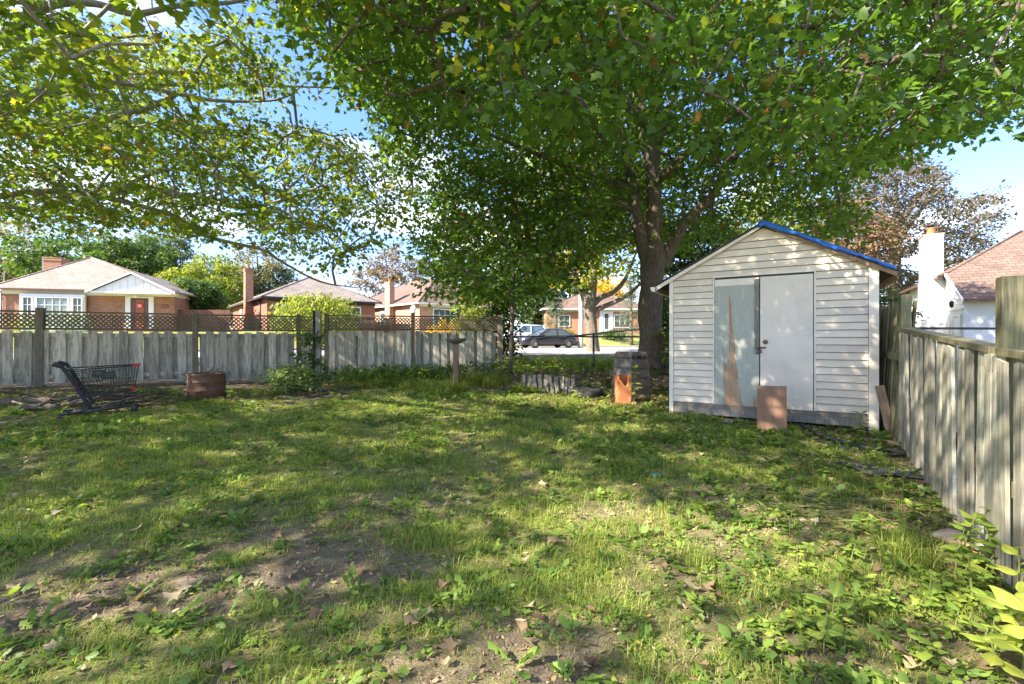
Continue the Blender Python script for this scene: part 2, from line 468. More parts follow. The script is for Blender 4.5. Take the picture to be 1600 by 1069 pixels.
# ------------------------------------------------------------------ ground, road
def make_ground():
    xs = np.unique(np.concatenate([-np.geomspace(14, 420, 34), np.linspace(-14, 8, 175), np.geomspace(8, 420, 38)]))
    ys = np.unique(np.concatenate([-np.geomspace(1, 120, 14) + .0, np.linspace(0, 15, 150), np.geomspace(15, 900, 60)]))
    X, Y = np.meshgrid(xs, ys, indexing='ij')
    Z = ground(X, Y)
    q = road_q(X, Y)
    inside = (q > road_near(X) + .3) & (q < road_far(X) - .3)
    Z = Z - .08 * inside
    n, k = X.shape
    I = np.arange(n * k).reshape(n, k)
    F = np.stack([I[:-1, :-1].ravel(), I[1:, :-1].ravel(), I[1:, 1:].ravel(), I[:-1, 1:].ravel()], 1)
    V = np.stack([X.ravel(), Y.ravel(), Z.ravel()], 1)
    bare = bareness(V[:, 0], V[:, 1])
    m, nn, l, p = new_mat('yard_soil')
    p.inputs['Roughness'].default_value = .97; p.inputs['Specular IOR Level'].default_value = .1
    t = nn.new('ShaderNodeTexCoord').outputs['Object']
    a = nn.new('ShaderNodeAttribute'); a.attribute_name = 'bare'
    soil = ramp(nn, l, noise(nn, l, t, 9, 8, .7), [(.3, (.10, .075, .052)), (.5, (.20, .155, .11)), (.7, (.31, .25, .185))]).outputs[0]
    thatch = ramp(nn, l, noise(nn, l, t, 14, 8, .75), [(.3, (.11, .12, .035)), (.5, (.22, .225, .07)), (.72, (.37, .34, .15))]).outputs[0]
    col = mixf(nn, l, a.outputs['Fac'], thatch, soil)
    speck = ramp(nn, l, noise(nn, l, t, 120, 3, .6), [(.35, (.6, .6, .6)), (.65, (1.35, 1.35, 1.35))]).outputs[0]
    l.new(mixf(nn, l, 1.0, col, speck, 'MULTIPLY'), p.inputs['Base Color'])
    bump(nn, l, p, noise(nn, l, t, 45, 8, .75), .9, .03)
    o = obj('ground', np_mesh('ground', V, F, m, True, {'bare': bare}))
    tag(o, kind='structure')

def bareness(x, y):
    x = np.asarray(x, float); y = np.asarray(y, float)
    b = .9 * (fbm(x * 1.1 + 3, y * 1.1, 4) - .42) * 2
    def patch(cx, cy, rx, ry, a=0.0):
        u = (x - cx) * math.cos(a) + (y - cy) * math.sin(a); v = -(x - cx) * math.sin(a) + (y - cy) * math.cos(a)
        return np.clip(1.25 - np.sqrt((u / rx) ** 2 + (v / ry) ** 2), 0, 1)
    b = b + .95 * patch(-1.75, 2.75, 1.5, .6, .25) + .7 * patch(-2.4, 2.25, .9, .4, 0) + .4 * patch(-.5, 2.7, .8, .4)
    b = b + .38 * patch(1.1, 2.2, 1.1, .5) + .32 * patch(0, 2.0, 1.3, .3)
    fl = 1.277 + .619 * y                                    # the fence line
    b = b + 1.0 * np.clip(1 - np.abs(fl - x) / np.where(x > fl, .35, 1.0), 0, 1) * (y < 7)
    # along the shed front and under it
    sx = (x - 2.54) * .8506 - (y - 7.34) * .5259; sy = (x - 2.54) * .5259 + (y - 7.34) * .8506
    b = b + 1.1 * np.clip(1 - (-sy) / .9, 0, 1) * (sx > -.5) * (sx < 3.2)
    b = b + .9 * np.clip(1 - (1.0 - sx) / 2.6, 0, 1) * (y > 8)
    b = b + 1.2 * sstep(8.3, 9.6, y + .22 * (x + 6)) * (x < -3.5) + 1.2 * sstep(7.6, 8.3, y - 1.5 * (x + 6)) * (x < -5)
    b = b + 1.15 * patch(2.5, 8.7, 1.1, 1.1)
    b = b + .6 * sstep(9.7, 10.6, y)
    b = b * (1 - .6 * sstep(3.5, 5.5, y) * (1 - sstep(8.5, 9.5, y)) * (x < 3.0))
    b = b * (1 - sstep(13.8, 15, y))
    b = b + 1.7 * (fbm(x * 6 + 7, y * 6 + 2, 3) - .5) * (y < 6) + .5 * (fbm(x * 2.2, y * 2.2 + 5, 3) - .5)
    return np.clip(b - .16, 0, 1)

make_ground()

def make_road():
    xs = np.concatenate([np.linspace(-90, -20, 15), np.linspace(-18, 30, 49), np.linspace(35, 120, 12)])
    ts = np.linspace(0, 1, 14)
    X, T = np.meshgrid(xs, ts, indexing='ij')
    q = road_near(X) + T * (road_far(X) - road_near(X))
    Y = q + .24 * X
    Z = height(X, Y) + .006
    n, k = X.shape; I = np.arange(n * k).reshape(n, k)
    F = np.stack([I[:-1, :-1].ravel(), I[1:, :-1].ravel(), I[1:, 1:].ravel(), I[:-1, 1:].ravel()], 1)
    asph = M('pale_worn_asphalt', (.26, .25, .24), (.34, .325, .31), scale=3, rough=.9, b=.3, bscale=80)
    tag(obj('road', np_mesh('road', np.stack([X.ravel(), Y.ravel(), Z.ravel()], 1), F, asph, True)), kind='structure')
    conc = M('kerb_concrete', (.38, .37, .35), (.30, .295, .28), scale=5, rough=.9)
    b = MB()
    for fn, s in ((road_near, -1), (road_far, 1)):
        for i in range(len(xs) - 1):
            P = []
            for x in (xs[i], xs[i + 1]):
                qq = float(fn(x)); 
                for dq, dz in ((0, -.05), (0, .12 if s > 0 else .03), (s * .16, .125 if s > 0 else .034), (s * .16, -.05)):
                    y = qq + dq + .24 * x
                    P.append((x, y, float(height(x, qq + .24 * x)) + dz))
            b.add(P, [(0, 1, 5, 4), (1, 2, 6, 5), (2, 3, 7, 6)])
    tag(b.build('kerb', conc), kind='structure')
make_road()

# ------------------------------------------------------------------ board fences
def board_mesh(w, h, th, kind=0, seed=0):
    """one rough fence board standing on z = 0, a little cupped, its ends uneven"""
    r = random.Random(seed)
    n = 5
    V = []
    for i in range(n):
        z = h * i / (n - 1)
        dx = r.uniform(-.004, .004); ww = w * r.uniform(.97, 1.0)
        dzl = r.uniform(-.012, .012) if i in (0, n - 1) else 0; dzr = r.uniform(-.012, .012) if i in (0, n - 1) else 0
        for (sx, sy, dz) in ((-.5, -.5, dzl), (0, -.5 - .18 * kind, (dzl + dzr) / 2), (.5, -.5, dzr), (.5, .5, dzr), (-.5, .5, dzl)):
            V.append((dx + sx * ww, sy * th, z + dz))
    F = []
    for i in range(n - 1):
        for k in range(5):
            a = i * 5 + k; b2 = i * 5 + (k + 1) % 5
            F.append((a, b2, b2 + 5, a + 5))
    F.append((4, 3, 2, 1, 0)); e = (n - 1) * 5; F.append((e, e + 1, e + 2, e + 3, e + 4))
    b = MB(); b.add(V, F)
    b.cur = 1
    for z in (.075, .93):
        for sx in (-.27, .27):
            x0 = sx * w + r.uniform(-.006, .006); z0 = h * z + r.uniform(-.01, .01); y0 = -th * (.5 + .18 * kind * (1 - abs(sx) * 2)) - .0015
            b.add([(x0 - .005, y0, z0 - .004), (x0 + .005, y0, z0 - .004), (x0 + .005, y0, z0 + .004), (x0 - .005, y0, z0 + .004)], [(0, 1, 2, 3)])
    b.cur = 0
    return b

def lattice_mesh(L, h, pitch=.098, w=.030, t=.008):
    b = MB()
    for s, yy in ((1, 0), (-1, .009)):
        k = int((L + h) / pitch) + 1
        for i in range(-1, k + 1):
            x0 = i * pitch - (0 if s > 0 else 0)
            # diagonal at 45 degrees, clipped to the frame
            if s > 0: a = (x0 - h, 0); c = (x0, h)
            else: a = (x0, 0); c = (x0 - h, h)
            (xa, za), (xc, zc) = a, c
            if max(xa, xc) <= .01 or min(xa, xc) >= L - .01: continue
            def cut(xa, za, xc, zc):
                for lim, lo in ((0, True), (L, False)):
                    for _ in range(1):
                        if (xa < lim) == lo and xa != lim and ((xa < lim) if lo else (xa > lim)):
                            tt = (lim - xa) / (xc - xa); za = za + (zc - za) * tt; xa = lim
                        if ((xc < lim) if lo else (xc > lim)):
                            tt = (lim - xa) / (xc - xa); zc = za + (zc - za) * tt; xc = lim
                return xa, za, xc, zc
            xa, za, xc, zc = cut(xa, za, xc, zc)
            dx, dz = xc - xa, zc - za; ln = math.hypot(dx, dz)
            if ln < .03: continue
            nx, nz = -dz / ln * w / 2, dx / ln * w / 2
            P = [(xa - nx, yy, za - nz), (xc - nx, yy, zc - nz), (xc + nx, yy, zc + nz), (xa + nx, yy, za + nz)]
            P += [(p[0], p[1] + t, p[2]) for p in P]
            b.add(P, [(0, 1, 2, 3), (7, 6, 5, 4), (0, 4, 5, 1), (1, 5, 6, 2), (2, 6, 7, 3), (3, 7, 4, 0)])
    return b

def back_fence(name, label, A, B, top, posts, pitch, bw, gap, seed, lat=.36, boardtop_drop=.40, foot=None):
    """straight run from A to B (plan), lattice above boards; posts: distances along it"""
    A = np.array(A, float); B = np.array(B, float)
    L = float(np.linalg.norm(B - A)); u = (B - A) / L
    rz = math.atan2(u[1], u[0])
    root = empty(name, (A[0], A[1], gz(*A)), rz, label, 'fence')
    z0 = gz(*A)
    r = random.Random(seed)
    gl = lambda s: gz(*(A + u * s)) - z0
    tp = top - z0
    # posts
    ps = []
    for s, hh, w in posts:
        b = MB(); b.box((0, 0, (tp + hh + .3) / 2 - .3), (w, w, tp + hh + .3)); b.box((0, 0, tp + hh + .008), (w * 1.04, w * 1.04, .016))
        b.build('post', FENCE_D, root, loc=(s, 0, 0)); ps.append((s, w))
    lat_t = tp - .03; lat_b = lat_t - lat
    bt = tp - boardtop_drop - .05
    for i in range(len(ps) - 1):
        s0 = ps[i][0] + ps[i][1] / 2 + .003; s1 = ps[i + 1][0] - ps[i + 1][1] / 2 - .003
        ln = s1 - s0
        MB().box((ln / 2, 0, 0), (ln, .085, .04)).build('rail', FENCE_D, root, loc=(s0, 0, tp - .02))
        MB().box((ln / 2, 0, 0), (ln, .075, .05)).build('rail', FENCE_D, root, loc=(s0, 0, lat_b - .01))
        MB().box((ln / 2, 0, 0), (ln, .04, .09)).build('rail', FENCE_W, root, loc=(s0, .0, bt - .09))
        MB().box((ln / 2, 0, 0), (ln, .04, .09)).build('rail', FENCE_W, root, loc=(s0, .0, gl(s0) + .22))
        for e in (0, ln):
            pass
        lm = lattice_mesh(ln, lat - .05)
        tag(lm.build('lattice', FENCE_D, root, loc=(s0, -.01, lat_b + .018)), kind='stuff')
    hts = bt
    protos = [board_mesh(bw, 1.0, .018, i % 2, 100 + seed * 7 + i).mesh('fence_board', [FENCE_W, RUST]) for i in range(5)]
    s = ps[0][0] + ps[0][1] / 2 + bw / 2 + .01; k = 0
    end = ps[-1][0] - bw / 2
    while s < end:
        near = [abs(s - p[0]) for p in ps]
        front = (k % 2 == 0)
        y = -.034 if front else .034
        if min(near) < bw / 2 + .05: y = -.034 if front else .036
        g = gl(s) + r.uniform(.02, .09)
        skip = gap and r.random() < .0
        if not skip and min(near) > .05:
            o = obj('board', protos[r.randrange(5)], root, loc=(s, y, g), rot=(r.uniform(-.004, .004), r.uniform(-.010, .010), r.uniform(-.03, .03)),
                    scale=(r.uniform(.94, 1.04), 1, (hts + r.uniform(-.02, .012) - (0 if front else .05)) - g))
        s += pitch / 2 * r.uniform(.94, 1.06); k += 1
    return root

back_fence('wooden_fence', 'long weathered white board fence with lattice top behind the shopping cart',
           (-13.0, 9.0), (-5.45, 12.66), 2.05, [(.05, .02, .11), (2.72, .05, .13), (5.60, .04, .11), (7.95, .03, .11), (8.38, .03, .1)], .285, .178, False, 1)
back_fence('wooden_fence', 'white board fence with gaps and lattice top behind the bird bath',
           (-5.25, 12.75), (-.30, 13.75), 2.10, [(.05, .02, .10), (2.42, .07, .11), (4.99, .02, .14)], .262, .172, True, 2)

# old gate post with a black pipe
g = gz(-4.4, 10.4)
t = empty('gate_post', (-4.42, 10.4, g), .1, 'old grey wooden post with a black pipe beside it, wrapped in vines', 'post')
b = MB(); b.box((0, 0, .87), (.105, .105, 1.86)); b.build('post', GREYWOOD, t)
MB().tube([(-.10, -.02, -.1), (-.105, -.02, .9), (-.10, -.01, 1.82)], .028, 8).build('pipe', BLACKP, t)
MB().tube([(-.13, -.03, 1.25), (0, -.09, 1.22), (.08, -.06, 1.20), (.09, .06, 1.21)], .012, 6).build('wire_tie', STEELD, t)

# ------------------------------------------------------------------ fence beside the shed
def side_fence():
    u = np.array([.5259, .8506]); nrm = np.array([-.8506, .5259])    # u runs away from the camera, nrm towards the yard
    A = np.array([1.277 + .619 * 1.35, 1.35])
    z0 = gz(*A)
    root = empty('side_fence', (A[0], A[1], z0), math.atan2(u[1], u[0]), 'mossy grey-green plank fence running along the yard past the shed', 'fence')
    r = random.Random(5)
    P = lambda s: A + u * s
    def s_of(Y): return (Y - 1.35) / .8506
    topz = lambda Y: np.interp(Y, [1.3, 2.6, 5.2], [1.30, 1.345, 1.545]) - z0
    s = .1; k = 0
    sp1, sp2 = s_of(2.70), s_of(5.22)
    protos = [board_mesh(.132, 1.0, .02, i % 2, 300 + i).mesh('fence_board', [FENCE_R, RUST]) for i in range(6)]
    while s < sp2 - .08:
        p = P(s); Y = p[1]
        front = (k % 2 == 0)
        if True:
            g = gz(*p) - z0 - r.uniform(.0, .03)
            h = topz(Y) - .045 - g - r.uniform(0, .02)
            obj('board', protos[r.randrange(6)], root, loc=(s, (.052 if front else -.02) if abs(s - sp1) > .08 else .062, g), rot=(r.uniform(-.012, .012), r.uniform(-.012, .012), math.pi + r.uniform(-.05, .05)),
                scale=(r.uniform(.88, 1.0) if front else 1.0, 1, h))
        s += .098 * r.uniform(.93, 1.07); k += 1
    # rails: a flat cap in two lengths, a lower rail behind
    for a, c in ((0, sp1 - .055), (sp1 + .055, sp2 - .05)):
        za, zc = topz(P(a)[1]), topz(P(c)[1])
        for nm, dz, dy, hh, ww in (('cap_rail', 0, .015, .04, .115), ('rail', -.75, .016, .09, .04)):
            bb = MB(); V = []
            for ss, zz in ((a, za + dz), (c, zc + dz)):
                for yy in (-ww / 2, ww / 2):
                    for q in (-hh, 0): V.append((ss, dy + yy, zz + q))
            bb.add(V, [(0, 1, 3, 2), (4, 6, 7, 5), (0, 4, 5, 1), (2, 3, 7, 6), (0, 2, 6, 4), (1, 5, 7, 3)])
            bb.build(nm, POST_R, root)
    for ss, top, w in ((sp1, 1.762, .102), (sp2, 1.905, .092)):
        g = gz(*P(ss)) - z0
        h = top - z0 - g
        b = MB(); b.box((0, 0, h / 2 - .1), (w, w, h + .2)); b.box((0, 0, h + .006), (w * .97, w * .97, .012))
        b.build('post', POST_R, root, loc=(ss, -.008, g))
    # taller leaning boards further back
    s = sp2 + .16; k = 0
    prot2 = [board_mesh(.135, 1.0, .02, i % 2, 320 + i).mesh('fence_board', [POST_R, RUST]) for i in range(4)]
    while s < sp2 + 5.2:
        p = P(s); g = gz(*p) - z0
        obj('board', prot2[r.randrange(4)], root, loc=(s, .045 if k % 2 == 0 else -.015, g - .03), rot=(-.07 + r.uniform(-.02, .02), r.uniform(-.03, .03), math.pi + r.uniform(-.08, .08)),
            scale=(1, 1, 1.72 + .02 * k / 10 + r.uniform(-.05, .04)))
        s += .105; k += 1
    bb = MB(); bb.box((sp2 + 2.6, .016, 1.2), (5.0, .04, .09)); bb.build('rail', POST_R, root)
side_fence()

# ------------------------------------------------------------------ shed
def make_shed():
    gx, gy, gzz = 2.54, 7.34, .24
    root = empty('garden_shed', (gx, gy, gzz), math.atan2(-.5259, .8506), 'white vinyl-sided garden shed with double doors and blue tarp on its roof edge', 'shed')
    Wd, D, H, rise = 2.645, 3.0, 2.12, .71
    pitch = rise / (Wd / 2)
    r = random.Random(3)
    MB().bounds((.03, .03, .0), (Wd - .03, D, H)).build('wall', VINYL, root)
    MB().prism([(.03, H + .001), (Wd - .03, H + .001), (Wd / 2, H + rise - .03)], 'y', .03, D).build('gable_wall', VINYL, root)
    e = .1016
    z = .18; n = 0
    dl, dr, dt = .676 - .028, 1.937 + .028, 2.084 + .025
    def plank(x0, x1, z0, z1, x0t=None, x1t=None):
        x0t = x0 if x0t is None else x0t; x1t = x1 if x1t is None else x1t
        b = MB()
        yb, yt = .0, .024
        V = [(x0, yb, z0), (x1, yb, z0), (x1t, yt, z1), (x0t, yt, z1), (x0, .030, z0), (x1, .030, z0), (x1t, .030, z1), (x0t, .030, z1)]
        b.add(V, [(0, 1, 2, 3), (4, 7, 6, 5), (0, 4, 5, 1), (3, 2, 6, 7), (0, 3, 7, 4), (1, 5, 6, 2)])
        # butt lip under the course: lap shadow painted dark, together with grime
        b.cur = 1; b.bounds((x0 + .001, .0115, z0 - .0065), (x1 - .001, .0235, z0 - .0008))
        b.build('siding_plank', [VINYL, LAP_SHADE_GRIME], root)
    xl, xr = .062, Wd - .105
    while z + e <= H + .02:
        if z < dt - .03:
            plank(xl, dl, z, z + e - .0005); plank(dr, xr, z, z + e - .0005)
        else:
            plank(xl, xr, z, z + e - .0005)
        z += e
    ez = lambda x: H + .02 + pitch * min(x, Wd - x)       # underside of the rake
    while z < H + rise - .04:
        z1 = min(z + e - .0005, H + rise - .012)
        f = lambda zz: max(.03, (zz - H - .012) / pitch + .03)
        a0, a1 = f(z), f(z1)
        if Wd - 2 * a1 > .05:
            plank(a0, Wd - a0, z, z1, a1, Wd - a1)
        z += e
    # corner trims, door casing
    for a, c in ((0, .06), (Wd - .10, Wd + .005)):
        b = MB(); b.bounds((a, -.012, -.03), (c, .04, H + .0)); b.build('corner_trim', VINYLW, root)
    b = MB(); b.bounds((dl + .001, -.002, .17), (dl + .02, .02, dt)); b.bounds((dr - .02, -.002, .17), (dr - .001, .02, dt)); b.bounds((dl + .001, -.003, dt + .001), (dr - .001, .02, dt + .022))
    b.build('door_frame', VINYLW, root)
    MB().bounds((dl + .022, .024, .17), (dr - .022, .0285, dt)).build('doorway', DARKTRIM, root)
    # left leaf: raw plywood with a torn skin of teal paint
    x0, x1, z0, z1 = .676, 1.272, .172, 2.080
    d1 = MB().bounds((x0, .008, z0), (x1, .022, z1)).build('door', PLY, root)
    tag(d1, 'teal door leaf with torn peeling face')
    def skin(poly):
        return poly
    zs = lambda t: z0 + t * 1.80
    X = lambda t: x0 + t * (.594)
    # pieces of the skin that are still on: left strip, left of tear, right of tear
    tearL = [(.20, .0), (.22, .10), (.19, .20), (.21, .33), (.20, .38), (.19, .50), (.205, .38)]
    b = MB()
    left = [(0, 0), (.20, 0), (.215, .13), (.20, .26), (.205, .40), (.175, .52), (.22, .44), (.235, .34), (.29, .355), (.325, .40), (.335, .55), (.33, .70), (.325, .86), (.35, .93), (.355, 1), (0, 1)]
    right = [(.62, .04), (.66, 0), (.84, 0), (.85, .05), (.88, .02), (.895, .09), (.93, .04), (.95, .11), (.985, .06), (1.0, .15), (1.0, 1), (.355, 1), (.35, .93), (.365, .87), (.375, .99), (.385, .84), (.40, .92), (.395, .74), (.42, .60), (.46, .50), (.475, .38), (.52, .30), (.55, .20), (.585, .10)]
    right = [q for q in right if q != (.375, .99)]
    for poly in (left, right):
        b.prism([(X(u), zs(v)) for u, v in poly], 'y', .0005, .0075)
    for u, v, w_, h_, a in ((.43, .50, .035, .16, .5), (.33, .62, -.03, .14, .5), (.29, .30, -.05, .10, .7), (.56, .17, .05, .12, .6), (.90, .06, .04, .08, .8), (.20, .14, -.03, .12, .6)):
        px_, pz_ = X(u), zs(v)
        b.add([(px_, .0, pz_), (px_, -.001, pz_ + h_), (px_ - w_ * .7, -.03 * a, pz_ + h_ * .35)], [(0, 1, 2)])
    b.build('paint_skin', TEAL, d1)
    MB().bounds((x0, .003, zs(1) + .004), (x1 - .002, .0078, z1 - .004)).build('top_patch', VINYLW, d1)
    MB().bounds((x1 - .058, -.014, .95), (x1 - .004, .0025, z1 - .03)).build('batten', GREYWOOD, d1)
    # right leaf
    d2 = MB().bounds((1.287, .0, z0), (1.933, .022, z1)).build('door', DOORW, root)
    tag(d2, 'plain white door leaf with round knob')
    b = MB(); b.lathe([(.0, .0), (.028, .0), (.033, .006), (.027, .014), (.012, .018), (.012, .03), (.024, .036), (.027, .05), (.02, .06), (0, .062)], sides=14)
    b.v = [(v[0] + 1.355, -v[2] - .0005, v[1] + 1.13) for v in b.v]
    b.build('knob', BRASS, d2)
    b = MB(); b.box((1.315, -.008, 1.045), (.09, .012, .022)); b.box((1.25, -.02, 1.04), (.045, .011, .03)); b.tube([(1.262, -.03, 1.0), (1.262, -.035, 1.045), (1.285, -.035, 1.06), (1.30, -.034, 1.04), (1.30, -.03, 1.0)], .0045, 6)
    b.box((1.281, -.03, .985), (.05, .02, .035))
    b.build('hasp_padlock', RUST, d2)
    # rotten sill boards
    b = MB(); b.bounds((.05, .0, .0), (Wd - .11, .04, .105)); b.build('sill_board', GREYWOOD, root)
    b = MB(); b.bounds((.05, .012, .108), (Wd - .11, .05, .168)); b.build('sill_board', M('rotten_particle_board', (.16, .13, .10), (.26, .22, .18), scale=40, b=.8, bscale=60), root)
    # skids and blocks below
    for x in (.15, 1.3, 2.45):
        MB().bounds((x - .09, .10, -.16), (x + .09, .5, -.003)).build('footing_block', STONE, root)
    # roof
    ov, fo, th = .20, .07, .035
    for side, nm in ((-1, 'roof_panel'), (1, 'roof_panel')):
        xe = -ov if side < 0 else Wd + ov
        zr, zE = H + rise + .012, H + .012 - pitch * ov
        poly = [(xe, zE), (Wd / 2, zr), (Wd / 2, zr + th * 1.1), (xe, zE + th)]
        MB().prism(poly, 'y', -fo, D + .15).build(nm, SHINGLE_D, root)
        fas = [(xe, zE - .002), (Wd / 2 + side * .02, zr - .012), (Wd / 2 + side * .02, zr - .05), (xe, zE - .065)]
        MB().prism(fas, 'y', -.06, -.04).build('rake_trim', VINYLW if side < 0 else OLDWOOD, root)
        MB().prism([(xe - side * .004, zE - .005), (xe - side * .02, zE - .006), (xe - side * .02, zE - .085), (xe - side * .004, zE - .085)], 'y', -.06, D).build('eave_fascia', OLDWOOD, root)
    # gutter on the eave away from the fence
    b = MB(); q = .0
    for k in range(1):
        zE = H + .012 - pitch * ov
        prof = [(-ov - .01, zE - .01), (-ov - .085, zE - .005), (-ov - .08, zE - .055), (-ov - .05, zE - .085), (-ov - .01, zE - .085)]
        prof2 = [(p[0] + .006 * (1 if p[0] < -ov - .05 else -.3), p[1] + .008) for p in prof]
        b.prism(prof, 'y', -.075, -.068)
        for i in range(1, 4):
            (xa, za), (xb, zb) = prof[i], prof[i + 1]
            b.add([(xa, -.068, za), (xb, -.068, zb), (xb, D, zb), (xa, D, za)], [(0, 1, 2, 3)])
    b.build('gutter', VINYLW, root)
    # blue tarp: lies on the slope towards the fence and hangs over the rake
    b = MB(); N = 46; rows = []
    rt = random.Random(9)
    for i in range(N + 1):
        t = i / N
        x = Wd / 2 - .06 + t * (Wd / 2 + ov + .03)
        zt = H + rise + .012 + th * 1.1 - pitch * abs(x - Wd / 2) + .008
        if x < Wd / 2: zt = H + rise + .012 + th - .02
        wv = .004 * math.sin(i * 1.3) + .004 * math.sin(i * .47 + 1) + rt.uniform(-.004, .004)
        drop = .072 + .012 * math.sin(i * .31) + rt.uniform(-.008, .008) - .035 * t
        rows.append([(x, .55 + wv * 5, zt + .003), (x, .25, zt + .006 + wv), (x, -.04, zt + .012 + wv * .5), (x, -.088 - wv * .6, zt - .004),
                     (x + .004, -.098 - wv, zt - drop * .5), (x + wv, -.093 + wv, zt - drop)])
    V = [p for rw in rows for p in rw]
    F = [(i * 6 + k, (i + 1) * 6 + k, (i + 1) * 6 + k + 1, i * 6 + k + 1) for i in range(N) for k in range(5)]
    b.add(V, F, True)
    tarp = b.build('tarp', TARP, root)
    md = tarp.modifiers.new('thickness', 'SOLIDIFY'); md.thickness = .004
make_shed()
# ------------------------------------------------------------------ houses
def window(parent, x, z, w, h, y=0.0, frame=.07, cols=2, rows=2, mat=None, glass=None, face='front', head=None):
    """window on the front wall (y = wall plane) or on the side wall (x plane passed as y)"""
    mat = mat or WHITE; glass = glass or GLASS
    def T(b):
        if face == 'side':
            b.v = [(y + v[1], v[0], v[2]) for v in b.v]
            b.f = [f[::-1] for f in b.f]
        else:
            b.v = [(v[0], y + v[1], v[2]) for v in b.v]
        return b
    b = MB()
    b.bounds((x, -.07, z), (x + frame, .02, z + h)); b.bounds((x + w - frame, -.07, z), (x + w, .02, z + h))
    b.bounds((x + frame, -.068, z), (x + w - frame, .02, z + frame)); b.bounds((x + frame, -.068, z + h - frame), (x + w - frame, .02, z + h))
    if head: b.bounds((x - .05, -.08, z + h + .002), (x + w + .05, .02, z + h + head))
    f = T(b).build('window', mat, parent)
    T(MB().bounds((x + frame, -.012, z + frame), (x + w - frame, .01, z + h - frame))).build('pane', glass, f)
    g = MB()
    iw, ih = w - 2 * frame, h - 2 * frame
    for i in range(1, cols):
        xx = x + frame + iw * i / cols; g.bounds((xx - .016, -.035, z + frame), (xx + .016, -.014, z + h - frame))
    for j in range(1, rows):
        zz = z + frame + ih * j / rows; g.bounds((x + frame, -.034, zz - .016), (x + w - frame, -.0145, zz + .016))
    if cols > 1 or rows > 1: T(g).build('glazing_bars', mat, f)
    return f

def hip_roof(parent, w, d, ze, za, ov, mat, th=.10, ridge_in=None, ax=None):
    """hip roof, ridge running front to back"""
    ri = ridge_in if ridge_in is not None else w / 2
    cx = ax if ax is not None else w / 2
    x0, x1, y0, y1 = -ov, w + ov, -ov, d + ov
    A, Bp = (cx, y0 + ri, za), (cx, y1 - ri, za)
    C = [(x0, y0, ze), (x1, y0, ze), (x1, y1, ze), (x0, y1, ze)]
    b = MB(); b.add(C + [A, Bp], [(0, 1, 4), (1, 2, 5, 4), (2, 3, 5), (3, 0, 4, 5), (3, 2, 1, 0)])
    r = b.build('roof', mat, parent)
    cap = MB()
    for p, q in ((C[0], A), (C[1], A), (C[2], Bp), (C[3], Bp), (A, Bp)):
        cap.tube([(p[0], p[1], p[2] + .01), (q[0], q[1], q[2] + .01)], .05, 5)
    cap.build('ridge_caps', mat, r)
    return r

def chimney(parent, x, y, w, d, z0, z1, mat, pots=1):
    b = MB(); b.bounds((x, y, z0), (x + w, y + d, z1)); b.bounds((x - .04, y - .04, z1 - .18), (x + w + .04, y + d + .04, z1 - .06)); b.bounds((x - .03, y - .03, z1 + .001), (x + w + .03, y + d + .03, z1 + .05))
    c = b.build('chimney', mat, parent)
    for i in range(pots):
        MB().lathe([(.11, 0), (.10, .28), (.12, .30), (.0, .30)], (x + w * (i + .5) / pots, y + d / 2, z1 + .05), 10).build('chimney_pot', TERRA, c)
    return c

